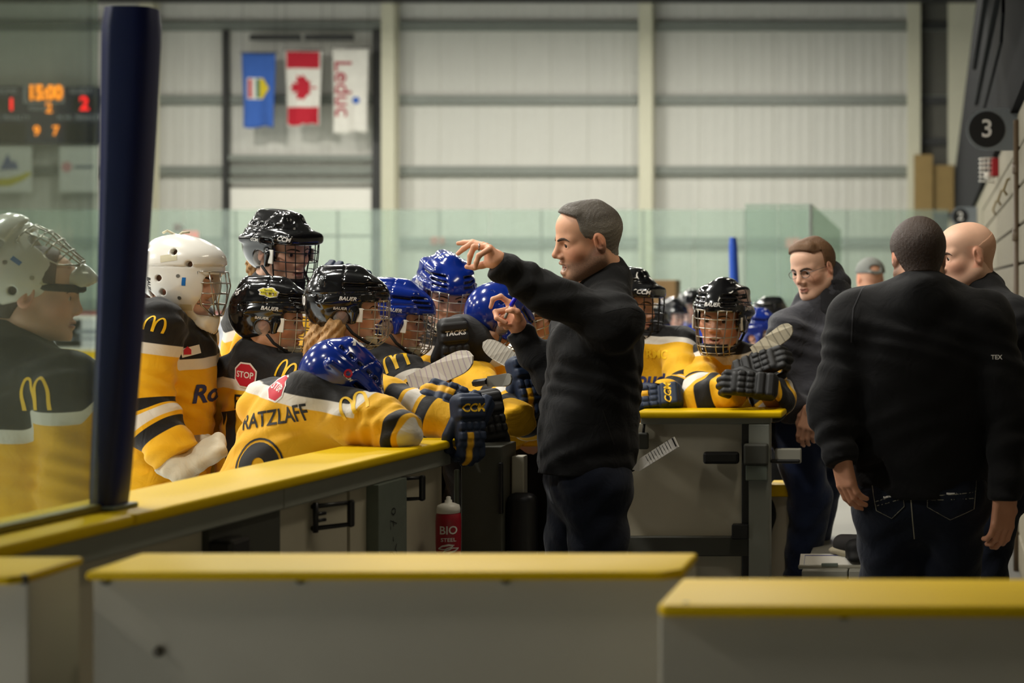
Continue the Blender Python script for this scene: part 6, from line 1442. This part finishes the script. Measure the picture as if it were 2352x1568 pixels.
tubes('glasses', gls, mat('glasses_grey', (110, 108, 110), .3, metal=.6), JAC['root'], 6).matrix_local = Matrix.Translation(Vector(JAC['pos'])) @ JAC['M'].to_4x4() @ Matrix.Scale(.94, 4)
bv = JAC['bv'](); decal('jacket_placket', rect2d(.05, .42), cloth_mat('jacket_dark', (36, 36, 40), .85, .3), JAC['top'], bv, W(1862, 850, YJk - .6), (.3, 1, 0), UPZ, off=.003, far=1.5, mtx=Matrix.Translation(Vector(JAC['r0'])))

# ---------------------------------------------------------------- people far beyond
for (px, py, Y, lab, cap) in ((1998, 640, 11.0, 'far man in grey baseball cap and blue top beyond the bench', True), (2196, 632, 12.5, 'far bareheaded brown-haired person in blue top beyond the bench', False)):
    s = F / Y; q = lambda dx, dz, dy=0: W(px + dx * s, py - dz * s, Y + dy)
    P = person(lab, dict(N=q(0, -.19), PV=q(0, -.72), sh=[q(-.18, -.27), q(.18, -.27)], el=[q(-.2, -.52), q(.2, -.52)], wr=[q(-.17, -.76, -.1), q(.17, -.76, -.1)]), (q(0, 0), 20, 0, 0, 1.0), m_bjersey, dict(KP, rc=.19, rp=.19), 0.0, m_blackcloth, m_skin2, 'adult', h=.02, clothname='blue_top')
    if cap:
        s = Solid((-.11, -.14, -.02), (.11, .2, .16), .006); s.ell((0, -.01, .045), (.092, .116, .092), .02); s.cut((0, 0, -1), (0, 0, .035)); s.cone((0, -.10, .045), (0, -.15, .035), .05, .04, .01, flat=((0, 0, 1), .2))
        s.ell((0, -.11, .065), (.035, .04, .02), .006, sub=True)
        V, Q = s.mesh(1); o = shared('baseball_cap', mesh_np('baseball_cap', V, Q, [mat('cap_grey', (120, 122, 116), .8)]), P['root']); o.matrix_local = Matrix.Translation(Vector(P['pos'])) @ P['M'].to_4x4()
    else: cap_hair(P, 'hair', m_hair_b, fullhair, .011, .006)
# ---------------------------------------------------------------- hockey sticks
def stick_mat(name, rgb, line, sc):
    t = NT(name); c = srgb(*rgb); tc = t.n('ShaderNodeTexCoord'); wv = t.n('ShaderNodeTexWave', bands_direction='X'); wv.inputs['Scale'].default_value = sc; wv.inputs['Distortion'].default_value = 1.0
    t.l(tc.outputs['Object'], wv.inputs[0]); mk = t.n('ShaderNodeMapRange'); mk.inputs[1].default_value = .86; mk.inputs[2].default_value = .96; t.l(wv.outputs[1], mk.inputs[0])
    col = t.mix(t.noise(25, 4, .6), tuple(x * .86 for x in c[:3]) + (1,), c); col = t.mix(t.math('MULTIPLY', mk.outputs[0], .5), col, srgb(*line)); t.l(col, t.b.inputs['Base Color']); t.b.inputs['Roughness'].default_value = .7
    t.bump(wv.outputs[1], .2, .002); return t.m
def stick(label, tip, heel, wd, Y0, Y1, m, shaft=None, wtip=1.0, heelw=.62, curve=.02):
    """blade from heel to rounded tip (photo points at depths Y1, Y0); shaft goes on from the heel"""
    a = W(*heel, Y1); b = W(*tip, Y0); e = b - a; L = e.length; e.normalize(); n = Vector((0, -1, .15)); n = (n - e * n.dot(e)).normalized(); u = n.cross(e); u = u if u.z > 0 else -u
    o = empty('hockey_stick', a, label=label, cat='hockey stick'); M = Matrix((e, u, e.cross(u))).transposed()
    pts = []; N_ = 26
    up = lambda t: wd * (heelw + (1 - heelw) * min(1, t * 1.6)) * .5 * wtip
    top = [(L * t, up(t) * (1 - max(0, (t - .72) / .28) ** 2.2) ** .5 if t < 1 else 0) for t in np.linspace(0, 1, N_)]; bot = [(x, -y) for x, y in reversed(top[:-1])]
    bm = bmesh.new(); th = .009; v0 = []; v1 = []
    for (x, y) in top + bot:
        z = curve * (x / L) ** 2 * 4 * .5; v0.append(bm.verts.new((x, y, z + th / 2))); v1.append(bm.verts.new((x, y, z - th / 2)))
    bm.faces.new(v0); bm.faces.new(list(reversed(v1))); n_ = len(v0)
    for i in range(n_): bm.faces.new((v0[i], v1[i], v1[(i + 1) % n_], v0[(i + 1) % n_]))
    bl = bm_obj('blade', bm, m, o); bl.matrix_local = M.to_4x4()
    if shaft:
        p = [W(*q) - a for q in shaft]
        tubes('shaft', [([Vector((0, 0, 0))] + p, .0125)], m_black if not isinstance(shaft[0], str) else m_black, o, 6, smooth=False)
    return o
stick('white-taped blade of a stick lying up across the huddle above the navy gloves', (1101, 818), (940, 884), .078, 5.72, 5.78, stick_mat('blade_white', (226, 218, 204), (150, 120, 160), 14), [(900, 905, 5.8), (800, 1000, 6.0)], heelw=.8)
stick('grey worn taped blade of a stick pointing up beside the coach', (1102, 782), (1240, 868), .062, 5.95, 5.92, stick_mat('blade_grey', (176, 170, 156), (70, 66, 60), 22), [(1262, 890, 5.95), (1300, 1040, 6.1)], heelw=.6)
stick('cream blade of a stick held by the boy at the gate', (1828, 748), (1732, 812), .062, 6.45, 6.5, stick_mat('blade_cream', (206, 196, 170), (90, 84, 74), 10), [(1715, 832, 6.5), (1640, 1010, 6.6)], heelw=.9)
stick('dark taped blade of a stick lying on the rail under the sleeve', (1190, 872), (1120, 876), .042, 5.75, 5.78, mat('blade_dark', (120, 118, 108), .7), [(1090, 880, 5.82)], heelw=.8)
